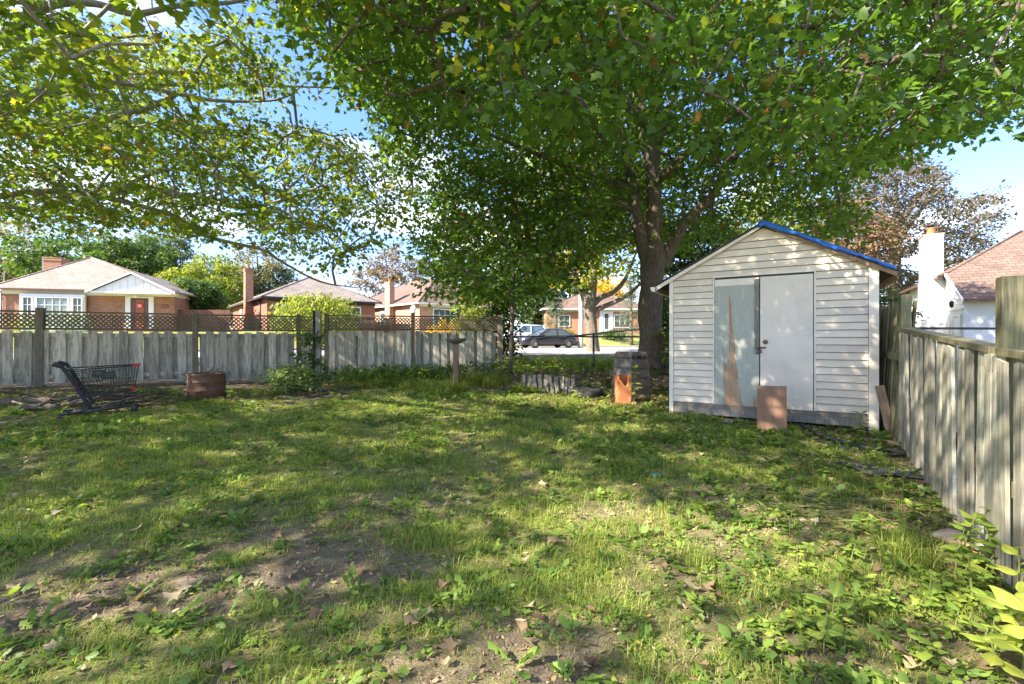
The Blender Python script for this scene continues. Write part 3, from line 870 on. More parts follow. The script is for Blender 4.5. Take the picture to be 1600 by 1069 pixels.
# -- bungalow with white porch gable
def house_one():
    ox, oy = -30.9, 27.6; g = 1.75
    rt = empty('brick_bungalow', (ox, oy, g), math.atan2(.2368, .9715), 'red brick bungalow with white porch gable behind the white lattice fence', 'house')
    w, d = 9.07, 6.4; E = 4.20 - g
    MB().bounds((0, 0, -.6), (w, d, E)).build('wall', BRICK_R, rt)
    # frieze between brick and eave
    MB().bounds((-.03, -.03, E + .001), (w + .03, d, E + .30)).build('frieze', CREAM, rt)
    roof = hip_roof(rt, w, d, E + .30, 7.05 - g, .45, SHINGLE_T, ridge_in=3.6, ax=2.75)
    MB().bounds((-.50, -.52, E + .20), (4.75, -.452, E + .31)).build('gutter', BROWNTRIM, rt)
    # porch gable
    gx0, gx1, gy = 4.85, 9.45, -.95
    mid = (gx0 + gx1) / 2; gz0, gz1 = E + .22, E + 1.42
    b = MB(); b.prism([(gx0 + .25, gz0), (gx1 - .25, gz0), (mid, gz1 - .14)], 'y', gy + .08, 2.6)
    gb = b.build('gable_wall', WHITE, rt)
    for k in range(11):
        x = gx0 + .45 + k * .40
        hh = (1 - abs(x - mid) / (mid - gx0 - .2)) * (gz1 - gz0 - .15)
        if hh > .1: MB().bounds((x - .012, gy + .062, gz0 + .01), (x + .012, gy + .079, gz0 + hh - .02)).build('board_seam', CREAM, gb)
    for s in (-1, 1):
        xe = gx0 - .1 if s < 0 else gx1 + .1
        MB().prism([(xe, gz0 - .03), (mid, gz1), (mid, gz1 + .07), (xe, gz0 + .05)], 'y', gy - .05, 3.4).build('porch_roof', SHINGLE_T, rt)
        MB().prism([(xe, gz0 - .15), (mid, gz1 - .10), (mid, gz1 + .02), (xe, gz0 + .0)], 'y', gy - .08, gy - .052).build('barge_board', WHITE, rt)
    MB().bounds((gx0 + .1, gy, gz0 - .14), (gx1 - .1, -.032, gz0 - .001)).build('porch_soffit', CREAM, rt)
    # door and side panels
    dz = 2.0 - g
    b = MB(); b.bounds((6.38, -.07, dz), (6.66, .02, E - .02)); b.bounds((7.66, -.07, dz), (7.94, .02, E - .02)); b.bounds((6.66, -.068, E - .12), (7.66, .02, E - .02))
    b.build('door_frame', WHITE, rt)
    DB = M('dark_wood_door', (.09, .035, .022), (.13, .05, .03), scale=4, rough=.4, stretch=(6, 6, .6))
    dr = MB().bounds((6.67, -.035, dz), (7.65, .015, E - .13)).build('door', DB, rt)
    MB().bounds((6.95, -.05, dz + .12), (7.40, -.0355, E - .25)).build('centre_panel', M('orange_wood_door', (.33, .09, .025), (.26, .07, .02), rough=.4, stretch=(6, 6, .6)), dr)
    for x in (6.82, 7.53):
        MB().bounds((x - .05, -.042, dz + .2), (x + .05, -.0352, E - .22)).build('door_groove', BROWNTRIM, dr)
    b = MB(); b.lathe([(0, -.006), (.19, -.006), (.19, .006), (0, .006)], sides=24)
    b.v = [(v[0] + 7.175, v[2] - .062, v[1] + E - .62) for v in b.v]
    b.build('door_sign', M('red_sign', (.75, .05, .04), (.7, .05, .04), rough=.4, b=0), dr)
    b = MB()
    for z, ww in ((.07, .16), (.02, .22), (-.03, .22), (-.08, .14)):
        b.bounds((7.175 - ww / 2, -.073, E - .62 + z - .012), (7.175 + ww / 2, -.0705, E - .62 + z + .012))
    b.build('sign_print', WHITE, dr)
    # porch lamp
    b = MB(); b.lathe([(0, 0), (.05, 0), (.05, -.05), (.09, -.08), (.08, -.2), (0, -.24)], (7.15, -.45, gz0 - .142), 10); b.build('porch_lamp', M('lamp_glass', (.9, .8, .55), (.9, .8, .55), rough=.2, b=0), rt)
    # house plaque
    b = MB(); b.lathe([(0, 0), (.26, 0), (.26, .02), (0, .02)], sides=18, sy=.55)
    b.v = [(v[0] + 8.55, -v[2] - .002, v[1] + E - .62) for v in b.v]; b.build('plaque', BRICK_D, rt)
    # bow window
    wz, wh = 2.05 - g, E - .02 - (2.05 - g)
    MB().bounds((1.05, -.36, wz - .12), (4.36, .0, wz - .001)).build('bay_base', WHITE, rt)
    MB().bounds((1.05, -.34, wz), (4.36, -.17, E + .0)).build('bay_body', WHITE, rt)
    window(rt, 1.22, wz + .1, .52, wh - .25, -.342, .06, 2, 4, glass=GLASS)
    window(rt, 1.90, wz + .1, 1.66, wh - .25, -.342, .06, 4, 4, glass=GLASSC)
    window(rt, 3.74, wz + .1, .54, wh - .25, -.342, .06, 2, 4, glass=GLASS)
    MB().tube([(.0, -.08, E), (.0, -.08, -.5)], .045, 6).build('downpipe', BROWNTRIM, rt)
    chimney(rt, -1.3, 5.3, 1.05, .8, -.5, 7.25 - g, BRICK_R, 0)
    MB().bounds((-1.5, 5.5, 3.0), (-1.345, 5.9, 7.35 - g)).build('flue_cover', STEEL, rt)
house_one()

def simple_house(ox, oy, g, ang, w, d, eave, apex, label, brick, roofm, trim, wins, side_wins=(), ridge_in=None, ov=.4, fascia=.22, sidebrick=None):
    rt = empty('brick_bungalow', (ox, oy, g), ang, label, 'house')
    E = eave - g
    MB().bounds((0, 0, -.8), (w, d, E)).build('wall', brick, rt)
    hip_roof(rt, w, d, E + .06, apex - g, ov, roofm, ridge_in=ridge_in)
    b = MB()
    x0, x1, y0, y1 = -ov, w + ov, -ov, d + ov
    b.bounds((x0 - .02, y0 - .05, E - .06), (x1 + .02, y0 - .002, E + .07)); b.bounds((x0 - .05, y0, E - .06), (x0 - .002, y1, E + .07))
    b.build('gutter', trim, rt)
    MB().bounds((x0, y0, E - .10), (x1, y1, E - .002 + .05)).build('soffit', trim, rt) if False else None
    b = MB(); b.bounds((-.02, -.02, E - fascia), (w + .02, -.001, E + .0)); b.build('frieze', trim, rt)
    for (x, z, ww, hh, c, r_) in wins: window(rt, x, z - g, ww, hh, -.0, .09, c, r_, mat=WHITE)
    for (y, z, ww, hh) in side_wins:
        window(rt, y, z - g, ww, hh, -.0, .08, 1, 2, mat=WHITE, face='side', head=.12)
    return rt, E

c40 = R(40)
h2, E2 = simple_house(-17.4, 32.3, 1.75, c40, 8.0, 13.9, 4.40, 6.62, 'brick bungalow with dark gutter and tall red side chimney behind the weeping shrub', BRICK_D, SHINGLE_G, DARKTRIM,
    [(.55, 2.75, 1.55, 1.30, 3, 3), (5.3, 2.75, 1.5, 1.3, 2, 2)], [(6.2, 2.9, .8, 1.0), (9.0, 2.9, .8, 1.0)], ridge_in=3.9)
chimney(h2, -.55, 4.6, .55, .75, -.5, 6.95 - 1.75, BRICK_R, 1)
MB().tube([(-.06, 1.9, E2), (-.06, 1.9, -.5)], .05, 6).build('downpipe', DARKTRIM, h2)
b = MB(); b.box((1.9, .3, 0), (.5, .4, .08)); b.v = [(v[0] + 1.0, v[1] + 3, v[2] + E2 + 1.75) for v in b.v]; b.build('roof_vent', DARKTRIM, h2)
b = MB(); b.bounds((7.35, -.03, 3.0 - 1.75), (7.7, -.002, 3.15 - 1.75)); b.build('letter_box', DARKTRIM, h2)
h3, E3 = simple_house(-7.6, 37.4, 1.6, R(45), 9.0, 13, 4.38, 7.3, 'pale pink brick bungalow with arched side window partly behind drooping maple leaves', BRICK_P, SHINGLE_B, CREAM,
    [(1.3, 2.5, 2.5, 1.55, 4, 3), (5.8, 2.6, 1.4, 1.3, 2, 2)], [(5.2, 2.75, 1.1, 1.1), (8.4, 2.75, .8, 1.0)], ridge_in=4.4)
chimney(h3, -.5, 3.9, .5, .8, -.5, 6.45 - 1.6, BRICK_P, 1)
MB().tube([(1.2, 1.6, E3 + .5), (1.2, 1.6, E3 + 2.3)], .06, 6).build('vent_pipe', DARKTRIM, h3)
h4, E4 = simple_house(3.5, 46, 2.0, R(4), 10.6, 10, 4.50, 6.9, 'orange brick bungalow with white door framed by the forked grey street tree', BRICK_O, SHINGLE_B, WHITE,
    [(1.2, 2.7, 1.2, 1.2, 2, 2), (6.9, 2.6, 1.8, 1.4, 3, 2)], (), ridge_in=4.5)
b = MB(); b.bounds((5.45, -.1, .2), (5.75, .02, 2.42)); b.bounds((6.55, -.1, .2), (6.8, .02, 2.42)); b.bounds((5.75, -.1, 2.25), (6.55, .02, 2.42)); b.build('door_frame', WHITE, h4)
dd = MB().bounds((5.77, -.05, .2), (6.53, .01, 2.24)).build('door', WHITE, h4)
MB().bounds((5.95, -.06, .5), (6.35, -.051, 2.05)).build('pane', GLASS, dd)
MB().bounds((5.2, -1.6, -.3), (7.2, -.11, .19)).build('door_step', STONE, h4)

# -- white stucco house beyond the side fence
def white_house():
    g = .55
    rt = empty('stucco_house', (17.8, 17.8, g), math.atan2(-.5259, .8506), 'white stucco house with brown roof and white chimney beyond the mossy fence', 'house')
    ze = 3.0 - g; pitch = .55
    r1 = 2.36; z1 = ze + pitch * r1
    apx, apr = 3.35, 6.36; za = ze + pitch * apr
    w, d = 13.0, 10.4
    MB().bounds((.0, r1, -.6), (w, d, z1 - .05)).build('wall', STUCCO, rt)
    # lower front part under the continued slope
    b = MB(); b.prism([(.45, -.6), (r1 - .002, -.6), (r1 - .002, z1 - .12), (.45, ze + .08)], 'x', .02, w); b.build('front_room', STUCCO, rt)
    b = MB()
    V = [(-.1, -.05, ze), (w, -.05, ze), (w, r1, z1), (-.1, r1, z1), (apx, apr, za), (w, apr, za)]
    V += [(-.35, r1, z1 - .02), (-.35, d + .3, z1 - .2), (w, d + .3, z1 - .2)]
    b.add(V, [(0, 1, 2, 3), (3, 2, 5, 4), (6, 3, 4), (6, 4, 7), (7, 4, 5, 8)])
    roof = b.build('roof', SHINGLE_B, rt)
    md = roof.modifiers.new('thickness', 'SOLIDIFY'); md.thickness = .09; md.offset = -1
    cap = MB(); cap.tube([(-.1, r1, z1 + .02), (apx, apr, za + .02)], .06, 5); cap.tube([(apx, apr, za + .02), (w, apr, za + .02)], .06, 5)
    cap.build('ridge_caps', SHINGLE_B, roof)
    MB().bounds((-.12, -.17, ze - .11), (w, -.055, ze + .01)).build('gutter', BROWNTRIM, rt)
    # rake trim on the boxed end, eave trim along the side
    MB().prism([(-.05, ze - .12), (r1, z1 - .14), (r1, z1 - .01), (-.05, ze - .0)], 'x', -.16, -.11).build('rake_trim', WHITE, rt)
    MB().bounds((-.40, r1 + .02, z1 - .18), (-.352, d + .2, z1 - .05)).build('eave_trim', BROWNTRIM, rt)
    for k in range(7):
        zz = ze - .35 + k * .2; yy = .47
        ymin = max(.5, (zz + .2 - ze) / pitch + .12)
        if ymin < r1 - .1: MB().bounds((-.012, ymin, zz), (.018, r1 - .01, zz + .19)).build('siding_board', WHITE, rt)
    # side door with brown hood, lantern
    b = MB(); b.bounds((-.03, .75, 0), (-.002 + .02, .85, ze - .55)); b.bounds((-.03, 1.75, 0), (.018, 1.85, ze - .55)); b.bounds((-.03, .851, ze - .65), (.018, 1.749, ze - .55)); b.build('door_frame', CREAM, rt)
    MB().bounds((-.01, .86, 0), (.017, 1.74, ze - .66)).build('door', WHITE, rt)
    b = MB(); b.lathe([(.0, .16), (.03, .14), (.09, .06), (.085, .05), (.06, -.12), (.02, -.15), (0, -.15)], (-.2, 1.15, ze - .12), 8); b.tube([(-.2, 1.15, ze + .05), (-.12, 1.15, ze + .12), (0, 1.15, ze + .0)], .012, 5)
    b.build('wall_lantern', DARKTRIM, rt)
    for y, z, ww, hh in ((4.0, 1.25, .5, .55), (5.6, 2.6, .4, .35), (7.6, 2.3, .8, .8), (8.9, 2.3, .6, .7)):
        window(rt, y, z, ww, hh, .0, .06, 1, 1, face='side', glass=GLASS)
    for k in range(3):
        window(rt, 2.2 + k * 3.4, .9, 1.6, 1.2, .45, .08, 2, 1)
    c = MB().bounds((-.75, 3.0, -.6), (-.001, 4.0, z1 - .25)).build('chimney', STUCCO, rt)
    MB().bounds((-.72, 3.03, z1 - .249), (-.05, 3.97, 6.15 - g)).build('shaft', STUCCO, c)
    MB().bounds((-.75, 3.0, 6.151 - g), (-.02, 4.0, 6.20 - g)).build('crown_slab', M('chimney_mortar', (.5, .33, .25), (.45, .3, .22)), c)
    p = MB().lathe([(.16, 0), (.15, .32), (.17, .34), (.0, .34)], (-.38, 3.5, 6.2 - g), 12).build('chimney_pot', TERRA, c)
    MB().lathe([(.0, .55), (.20, .47), (.20, .45), (.10, .44), (.10, .34)], (-.38, 3.5, 6.2 - g), 10).build('chimney_cowl', DARKTRIM, c)
white_house()

# -- utility pole behind the first bungalow, brown fence between the houses, garden lamp
b = MB(); b.tube([(0, 0, 0), (0, 0, 6.2)], [.14, .10], 8); po = W(8, 443, 42.0)
o = b.build('utility_pole', LOG, loc=(po[0], po[1], 1.4)); tag(o, 'bare dark pole rising behind the red brick bungalow roof', 'pole')
def paling_fence():
    A = W(276, 500, 30.2); B = W(362, 500, 30.8)
    L = math.hypot(B[0] - A[0], B[1] - A[1])
    g = 1.9
    rt = empty('paling_fence', (A[0], A[1], g), math.atan2(B[1] - A[1], B[0] - A[0]), 'reddish-brown board fence between the two brick bungalows', 'fence')
    BR = M('reddish_fence_wood', (.17, .075, .055), (.12, .055, .04), scale=6, vary=.2, stretch=(5, 5, .5))
    me = MB().bounds((-.07, -.012, 0), (.07, .012, 1.0)).mesh('paling', BR)
    n = int(L / .15)
    for i in range(n):
        obj('paling', me, rt, loc=(i * .15, 0, 0), scale=(1, 1, 1.50 + .03 * random.random()))
    MB().bounds((0, .013, 1.2), (L, .05, 1.3)).build('rail', BR, rt)
paling_fence()
p = W(646, 497, 24.0)
t = empty('garden_lamp', (p[0], p[1], .9), 0, 'white globe lamp on a slim post seen above the lattice fence', 'lamp post')
MB().tube([(0, 0, 0), (0, 0, 1.85)], .03, 8).build('pole', DARKTRIM, t)
MB().lathe([(0, 1.84), (.09, 1.86), (.15, 1.95), (.17, 2.08), (.14, 2.22), (.06, 2.30), (0, 2.31)], sides=14).build('globe', M('white_globe', (.85, .84, .80), (.85, .84, .80), rough=.3, b=0), t)

# ------------------------------------------------------------------ cars on the street
def car(loc, rz, paint, label, glass=GLASS, suv=False):
    rt = empty('parked_car', loc, rz, label, 'car')
    m, n, l, p = new_mat('car_paint'); p.inputs['Base Color'].default_value = (*paint, 1); p.inputs['Roughness'].default_value = .22; p.inputs['Coat Weight'].default_value = .6; p.inputs['Coat Roughness'].default_value = .05
    L, Wd = 4.65, 1.78
    up = .12 if suv else 0
    # side outline stations: x, sill z, shoulder z, half width, roof
    st = [(-2.32, .42, .62, .62), (-2.22, .28, .72, .78), (-1.9, .24, .86, .86), (-1.2, .22, .92, .89), (-.4, .21, .93, .89), (.5, .21, .92, .89), (1.1, .22, .89, .88), (1.7, .24, .80, .84), (2.15, .27, .68, .76), (2.32, .38, .56, .58)]
    V = []
    for x, z0, z1, hw in st:
        z1 += up * 1.6
        for s in (1, -1):
            pts = [(hw * .93, z0), (hw, z0 + (z1 - z0) * .35), (hw * .985, z0 + (z1 - z0) * .75), (hw * .90, z1), (0, z1 + .035)]
            pts = pts if s > 0 else [(-a, c) for a, c in pts[::-1][1:]]
            for a, c in pts: V.append((x, a, c))
    k = 9; F = []
    for i in range(len(st) - 1):
        for j in range(k - 1):
            F.append((i * k + j, (i + 1) * k + j, (i + 1) * k + j + 1, i * k + j + 1))
        F.append((i * k + k - 1, (i + 1) * k + k - 1, (i + 1) * k, i * k))
    F.append(tuple(range(k))); F.append(tuple(range((len(st) - 1) * k, len(st) * k))[::-1])
    b = MB(); b.add(V, F, True); b.build('body', m, rt)
    # cabin
    z = .92 + up * 1.4; zt = 1.42 + up * 2.5
    rear = -2.05 if suv else -1.75
    low = [(rear, .80), (1.15, .80)]; hi = [(rear + (.35 if suv else .75), .60), (.15, .62)]
    V = [(low[0][0], -.80, z), (low[1][0], -.80, z - .03), (low[1][0], .80, z - .03), (low[0][0], .80, z), (hi[0][0], -.60, zt - .03), (hi[1][0], -.60, zt - .02), (hi[1][0], .60, zt - .02), (hi[0][0], .60, zt - .03)]
    cb = MB(); cb.add(V, [(0, 1, 5, 4), (1, 2, 6, 5), (2, 3, 7, 6), (3, 0, 4, 7)]); cb.build('windows', glass, rt)
    rf = MB(); mx_ = (hi[0][0] + hi[1][0]) / 2
    rf.add([(hi[0][0] - .03, -.62, zt - .035), (hi[1][0] + .05, -.62, zt - .03), (hi[1][0] + .05, .62, zt - .03), (hi[0][0] - .03, .62, zt - .035), (hi[0][0] + .1, -.5, zt + .03), (hi[1][0] - .12, -.5, zt + .03), (hi[1][0] - .12, .5, zt + .03), (hi[0][0] + .1, .5, zt + .03)],
           [(0, 1, 5, 4), (1, 2, 6, 5), (2, 3, 7, 6), (3, 0, 4, 7), (4, 5, 6, 7), (3, 2, 1, 0)], True)
    rf.build('roof', m, rt)
    pl = MB()
    for s in (-1, 1):
        for (xa, xb) in ((low[0][0], hi[0][0]), (low[1][0], hi[1][0]), (-.45, -.5)):
            pl.tube([(xa, s * .805, z - .01), (xb, s * .615, zt - .02)], .035, 5)
    pl.build('pillar', m, rt)
    for x in (-1.38, 1.36):
        for s in (-1, 1):
            wv = MB(); wv.lathe([(.19, -.1), (.31, -.1), (.33, -.06), (.33, .06), (.31, .1), (.19, .1)], sides=18)
            wv.v = [(v[0] + x, v[2] + s * .80, v[1] + .33) for v in wv.v]
            wh = wv.build('wheel', RUBBER, rt)
            hb = MB(); hb.lathe([(0, .03), (.05, .035), (.20, .0), (.2, -.04), (0, -.04)], sides=10, smooth=False)
            hb.v = [(v[0] + x, s * (v[2] + .88), v[1] + .33) for v in hb.v]; hb.build('rim', STEEL, wh)
    for s in (-1, 1):
        MB().box((2.17, s * .58, .66 + up), (.18, .28, .12), (0, .2, -s * .35)).build('headlight', M_glass('lamp_lens', (.6, .62, .62)), rt)
        MB().box((-2.24, s * .60, .74 + up), (.10, .26, .13)).build('tail_light', REDP, rt)
        MB().box((.75, s * .93, .97 + up), (.12, .16, .11)).build('wing_mirror', m, rt)
    return rt
car((2.55, 33.6, float(height(2.55, 33.6)) + .01), R(180 + 24), (.010, .012, .02), 'dark blue-black sedan parked on the street beyond the chain-link fence')
car((.75, 36.6, float(height(.75, 36.6)) + .02), R(180 + 30), (.72, .74, .75), 'white car parked behind the dark sedan', glass=M_glass('bluish_glass', (.16, .24, .28)), suv=True)

# ------------------------------------------------------------------ chain-link fences
def chain_link(A, B, g0, top, label, posts, mesh_pitch=.095, wr=.007):
    A = np.array(A, float); B = np.array(B, float); L = float(np.linalg.norm(B - A)); u = (B - A) / L
    z0 = g0
    rt = empty('chain_link_fence', (A[0], A[1], z0), math.atan2(u[1], u[0]), label, 'fence')
    h = top - z0
    MB().tube([(0, 0, h), (L / 2, 0, h - .01), (L, 0, h)], .024, 8).build('top_rail', STEELD, rt)
    for s in posts:
        b = MB(); b.tube([(s, 0, -.3), (s, 0, h + .04)], .034, 8); b.lathe([(.0, .07), (.03, .055), (.04, .03), (.04, .0)], (s, 0, h + .04), 8)
        b.build('post', STEELD, rt)
    b = MB(); hh = h - .04
    k = int((L + hh) / mesh_pitch)
    for s in (1, -1):
        for i in range(1, k):
            x0 = i * mesh_pitch
            a = [x0 - hh, .03] if s > 0 else [x0, .03]; c = [x0, hh] if s > 0 else [x0 - hh, hh]
            def clip(p, q, lim, lo):
                if (p[0] < lim) if lo else (p[0] > lim):
                    t_ = (lim - p[0]) / (q[0] - p[0]); p[1] += (q[1] - p[1]) * t_; p[0] = lim
            for lim, lo in ((0, True), (L, False)):
                if (a[0] < lim and c[0] < lim) or (a[0] > L and c[0] > L): break
                clip(a, c, lim, lo); clip(c, a, lim, lo)
            else:
                b.tube([(a[0], s * .003, a[1]), (c[0], s * .003, c[1])], wr, 3, False, False)
    tag(b.build('wire_mesh', STEELD, rt), kind='stuff')
    return rt
chain_link((-.1, 13.9), (7.6, 14.3), .42, 1.50, 'rusty chain-link fence along the street behind the compost bin', [.05, 2.62, 5.4, 7.6])
chain_link((7.9, 9.1), (16.5, 9.35), .35, 1.63, 'chain-link fence in front of the white stucco house', [.1, 3.3, 8.0])
p0, p1 = W(897, 525, 13.9), W(1003, 514, 14.6)
o = MB().tube([p0 - (1.0, 0, .04), p0, (p0 + p1) / 2, p1], .026, 8).build('loose_rail', STEEL); tag(o, 'loose pale metal rail lying on the chain-link fence', 'rail')
# ------------------------------------------------------------------ things standing in the yard
def place(px, py):
    """point of the yard under a photograph pixel (marched along the ground)"""
    Y = 8.0
    for _ in range(40):
        z = gz((px - 800) / FPX * Y, Y)
        Y = .5 * Y + .5 * (EYE - z) * FPX / max(py - HZ, 1)
    return np.array([(px - 800) / FPX * Y, Y, gz((px - 800) / FPX * Y, Y)])

def shopping_cart():
    g = gz(-6.45, 7.0)
    rt = empty('shopping_cart', (-6.42, 7.12, g - .03), R(38), 'abandoned black wire shopping cart with red corners standing against the white fence', 'cart')
    wr = .0042
    # basket corners: rear (handle end) is at -x
    xb, xf, zt, zbR, zbF = -.44, .66, .86, .40, .43
    def side(s, t, v):      # t along the length, v bottom to top
        x = (xb + .22 * (1 - v)) * (1 - t) + (xf - .10 * (1 - v)) * t
        y = s * ((.29 - .05 * (1 - v)) * (1 - t) + (.22 - .03 * (1 - v)) * t)
        z = (zbR * (1 - t) + zbF * t) * (1 - v) + (zt + (.015 if t == 0 else 0)) * v
        return (x, y, z)
    for nm, s in (('side_panel', -1), ('side_panel', 1)):
        b = MB()
        for t in np.linspace(0, 1, 22): b.tube([side(s, t, 0), side(s, t, 1)], wr, 4, False, False)
        for v in (0, .14, .28, .42, .56, .70, .85): b.tube([side(s, 0, v), side(s, 1, v)], wr, 4, False, False)
        b.tube([side(s, 0, 1), side(s, 1, 1)], .011, 6)
        b.tube([side(s, 0, 0), side(s, 1, 0)], .008, 6)
        b.build(nm, CARTM, rt)
    b = MB()
    for t in np.linspace(0, 1, 12): 
        p, q = side(-1, 0, 0), side(1, 0, 0); p2, q2 = side(-1, 1, 0), side(1, 1, 0)
        a = [p[i] * (1 - t) + q[i] * t for i in range(3)]; c = [p2[i] * (1 - t) + q2[i] * t for i in range(3)]
        b.tube([a, c], wr, 4, False, False)
    for t in np.linspace(0, 1, 12): b.tube([side(-1, t, 0), side(1, t, 0)], wr, 4, False, False)
    b.build('basket_floor', CARTM, rt)
    for t, nm in ((1, 'front_panel'), (0, 'rear_gate')):
        b = MB()
        for k in np.linspace(0, 1, 9):
            a = [side(-1, t, 0)[i] * (1 - k) + side(1, t, 0)[i] * k for i in range(3)]; c = [side(-1, t, 1)[i] * (1 - k) + side(1, t, 1)[i] * k for i in range(3)]
            b.tube([a, c], wr, 4, False, False)
        for v in np.linspace(0, 1, 7): b.tube([side(-1, t, v), side(1, t, v)], wr if 0 < v < 1 else .009, 5, False, False)
        b.build(nm, CARTM, rt)
    # corner bumpers
    for s in (-1, 1):
        x, y, z = side(s, 1, 1); MB().box((x - .03, y, z + .005), (.13, .03, .03)).build('corner_bumper', REDP, rt)
        x, y, z = side(s, 1, 0); MB().box((x - .0, y, z + .03), (.08, .028, .04)).build('corner_bumper', REDP, rt)
    # upright handle frame, leaning back
    b = MB()
    for s in (-1, 1):
        b.tube(catmull([(-.63, s * .27, .98), (-.55, s * .28, .95), (-.47, s * .28, .88), (-.20, s * .27, .34), (-.13, s * .26, .22)], 5), .034, 8)
    b.tube([(-.40, -.28, .74), (-.40, .28, .74)], .012, 6)
    b.build('upright_frame', BLACKP, rt); rt.scale = (.74, .90, .90); rt.rotation_euler = (R(1), R(-3), R(38))
    MB().tube([(-.62, -.30, .975), (-.64, 0, .985), (-.62, .30, .975)], .024, 8).build('handle', BLACKP, rt)
    b = MB(); b.box((-.36, -.297, .66), (.04, .012, .20), (0, R(-27), 0)); b.build('red_label', REDP, rt)
    # advertising panel on the side
    b = MB(); b.box((.04, -.292, .78), (.22, .008, .12)); b.box((.18, -.291, .735), (.22, .0085, .12))
    pn = b.build('side_sign', M('dark_sign', (.012, .022, .018), (.016, .03, .022), rough=.35, b=0), rt)
    b = MB()
    for x, z, w_ in ((.02, .80, .12), (.03, .77, .08), (.19, .755, .13), (.18, .725, .09)): b.box((x, -.2975, z), (w_, .002, .010))
    b.build('sign_print', M('pale_print', (.12, .125, .12), (.15, .15, .145), b=0), pn)
    # wheel frame
    b = MB()
    for s in (-1, 1):
        b.tube(catmull([(-.13, s * .26, .24), (-.30, s * .27, .16), (-.56, s * .27, .15), (-.62, s * .27, .12)], 5), .015, 7)
        b.tube(catmull([(-.56, s * .27, .15), (-.2, s * .25, .14), (.30, s * .18, .17), (.56, s * .14, .20)], 5), .015, 7)
        b.tube([(.30, s * .18, .17), (.42, s * .19, .41)], .012, 6)
    b.tube([(.56, -.14, .20), (.56, .14, .20)], .013, 6); b.tube([(-.30, -.27, .16), (-.30, .27, .16)], .013, 6)
    b.build('wheel_frame', CARTM, rt)
    for x, s, z in ((-.60, -1, .065), (-.60, 1, .065), (.54, -1, .10), (.54, 1, .10)):
        yy = s * (.27 if x < 0 else .14)
        wv = MB(); wv.lathe([(.0, -.018), (.05, -.018), (.063, -.012), (.063, .012), (.05, .018), (.0, .018)], sides=14)
        wv.v = [(v[0] + x, v[2] + yy, v[1] + z) for v in wv.v]; wv.build('wheel', BLACKP, rt)
        MB().box((x, yy, z + .055), (.035, .05, .09)).build('caster_fork', STEELD, rt)
    # child seat flap hanging inside
shopping_cart()

def drum():
    p = place(323, 622)
    rt = empty('steel_drum', p, .4, 'rusty cut-down steel drum full of dead sticks', 'drum')
    r = .315
    prof = [(0, .0), (r - .02, .0), (r, .012), (r, .15), (r + .013, .165), (r, .18), (r, .31), (r + .013, .325), (r, .34), (r, .455), (r + .012, .468), (r + .004, .478), (r - .012, .468), (r - .012, .06), (0, .06)]
    MB().lathe(prof, sides=32).build('barrel', RUST, rt)
    MB().lathe([(0, .37), (.1, .39), (.24, .375), (r - .014, .36)], sides=20).build('soil_fill', LOG, rt)
    rr = random.Random(4)
    for i in range(16):
        a = rr.uniform(0, 6.28); d = rr.uniform(0, .22); x, y = d * math.cos(a), d * math.sin(a)
        a2 = rr.uniform(0, 6.28); ln = rr.uniform(.12, .34); el = rr.uniform(-.05, .5)
        q = (x + ln * math.cos(a2) * math.cos(el), y + ln * math.sin(a2) * math.cos(el), .42 + rr.uniform(0, .06) + ln * math.sin(el))
        m = ((x + q[0]) / 2, (y + q[1]) / 2, (.42 + q[2]) / 2 + .03)
        MB().tube(catmull([(x, y, .39), m, q], 3), [.012] * 6 + [.005] if False else .009, 5).build('stick', LOG, rt)
drum()

def bird_bath():
    g = gz(-1.35, 10.9)
    rt = empty('bird_bath', (-1.35, 10.9, g), .3, 'stone bird bath on a slim wooden pedestal in tall grass by the fence', 'bird bath')
    b = MB(); b.box((0, 0, .50), (.115, .115, 1.1), taper=.88); b.build('pedestal', OLDWOOD, rt)
    b = MB(); b.lathe([(0, 1.03), (.10, 1.03), (.20, 1.075), (.245, 1.12), (.25, 1.145), (.232, 1.148), (.18, 1.10), (0, 1.085)], sides=22); 
    rr = random.Random(2)
    b.v = [(v[0], v[1], v[2] + .012 * math.sin(3 * math.atan2(v[1], v[0])) * (v[0] ** 2 + v[1] ** 2) * 12) for v in b.v]
    b.build('bowl', STONE, rt)
    for x, y, s in ((-.16, -.05, .07), (.05, .08, .05), (.12, -.08, .045)):
        b = MB(); b.lathe([(0, -.5), (.6, -.35), (.9, 0), (.6, .4), (0, .5)], sides=8, smooth=False)
        b.v = [(v[0] * s * rr.uniform(.85, 1.15) + x, v[1] * s * rr.uniform(.85, 1.15) + y, v[2] * s * .8 + 1.125) for v in b.v]; b.build('pebble', STONE, rt)
bird_bath()

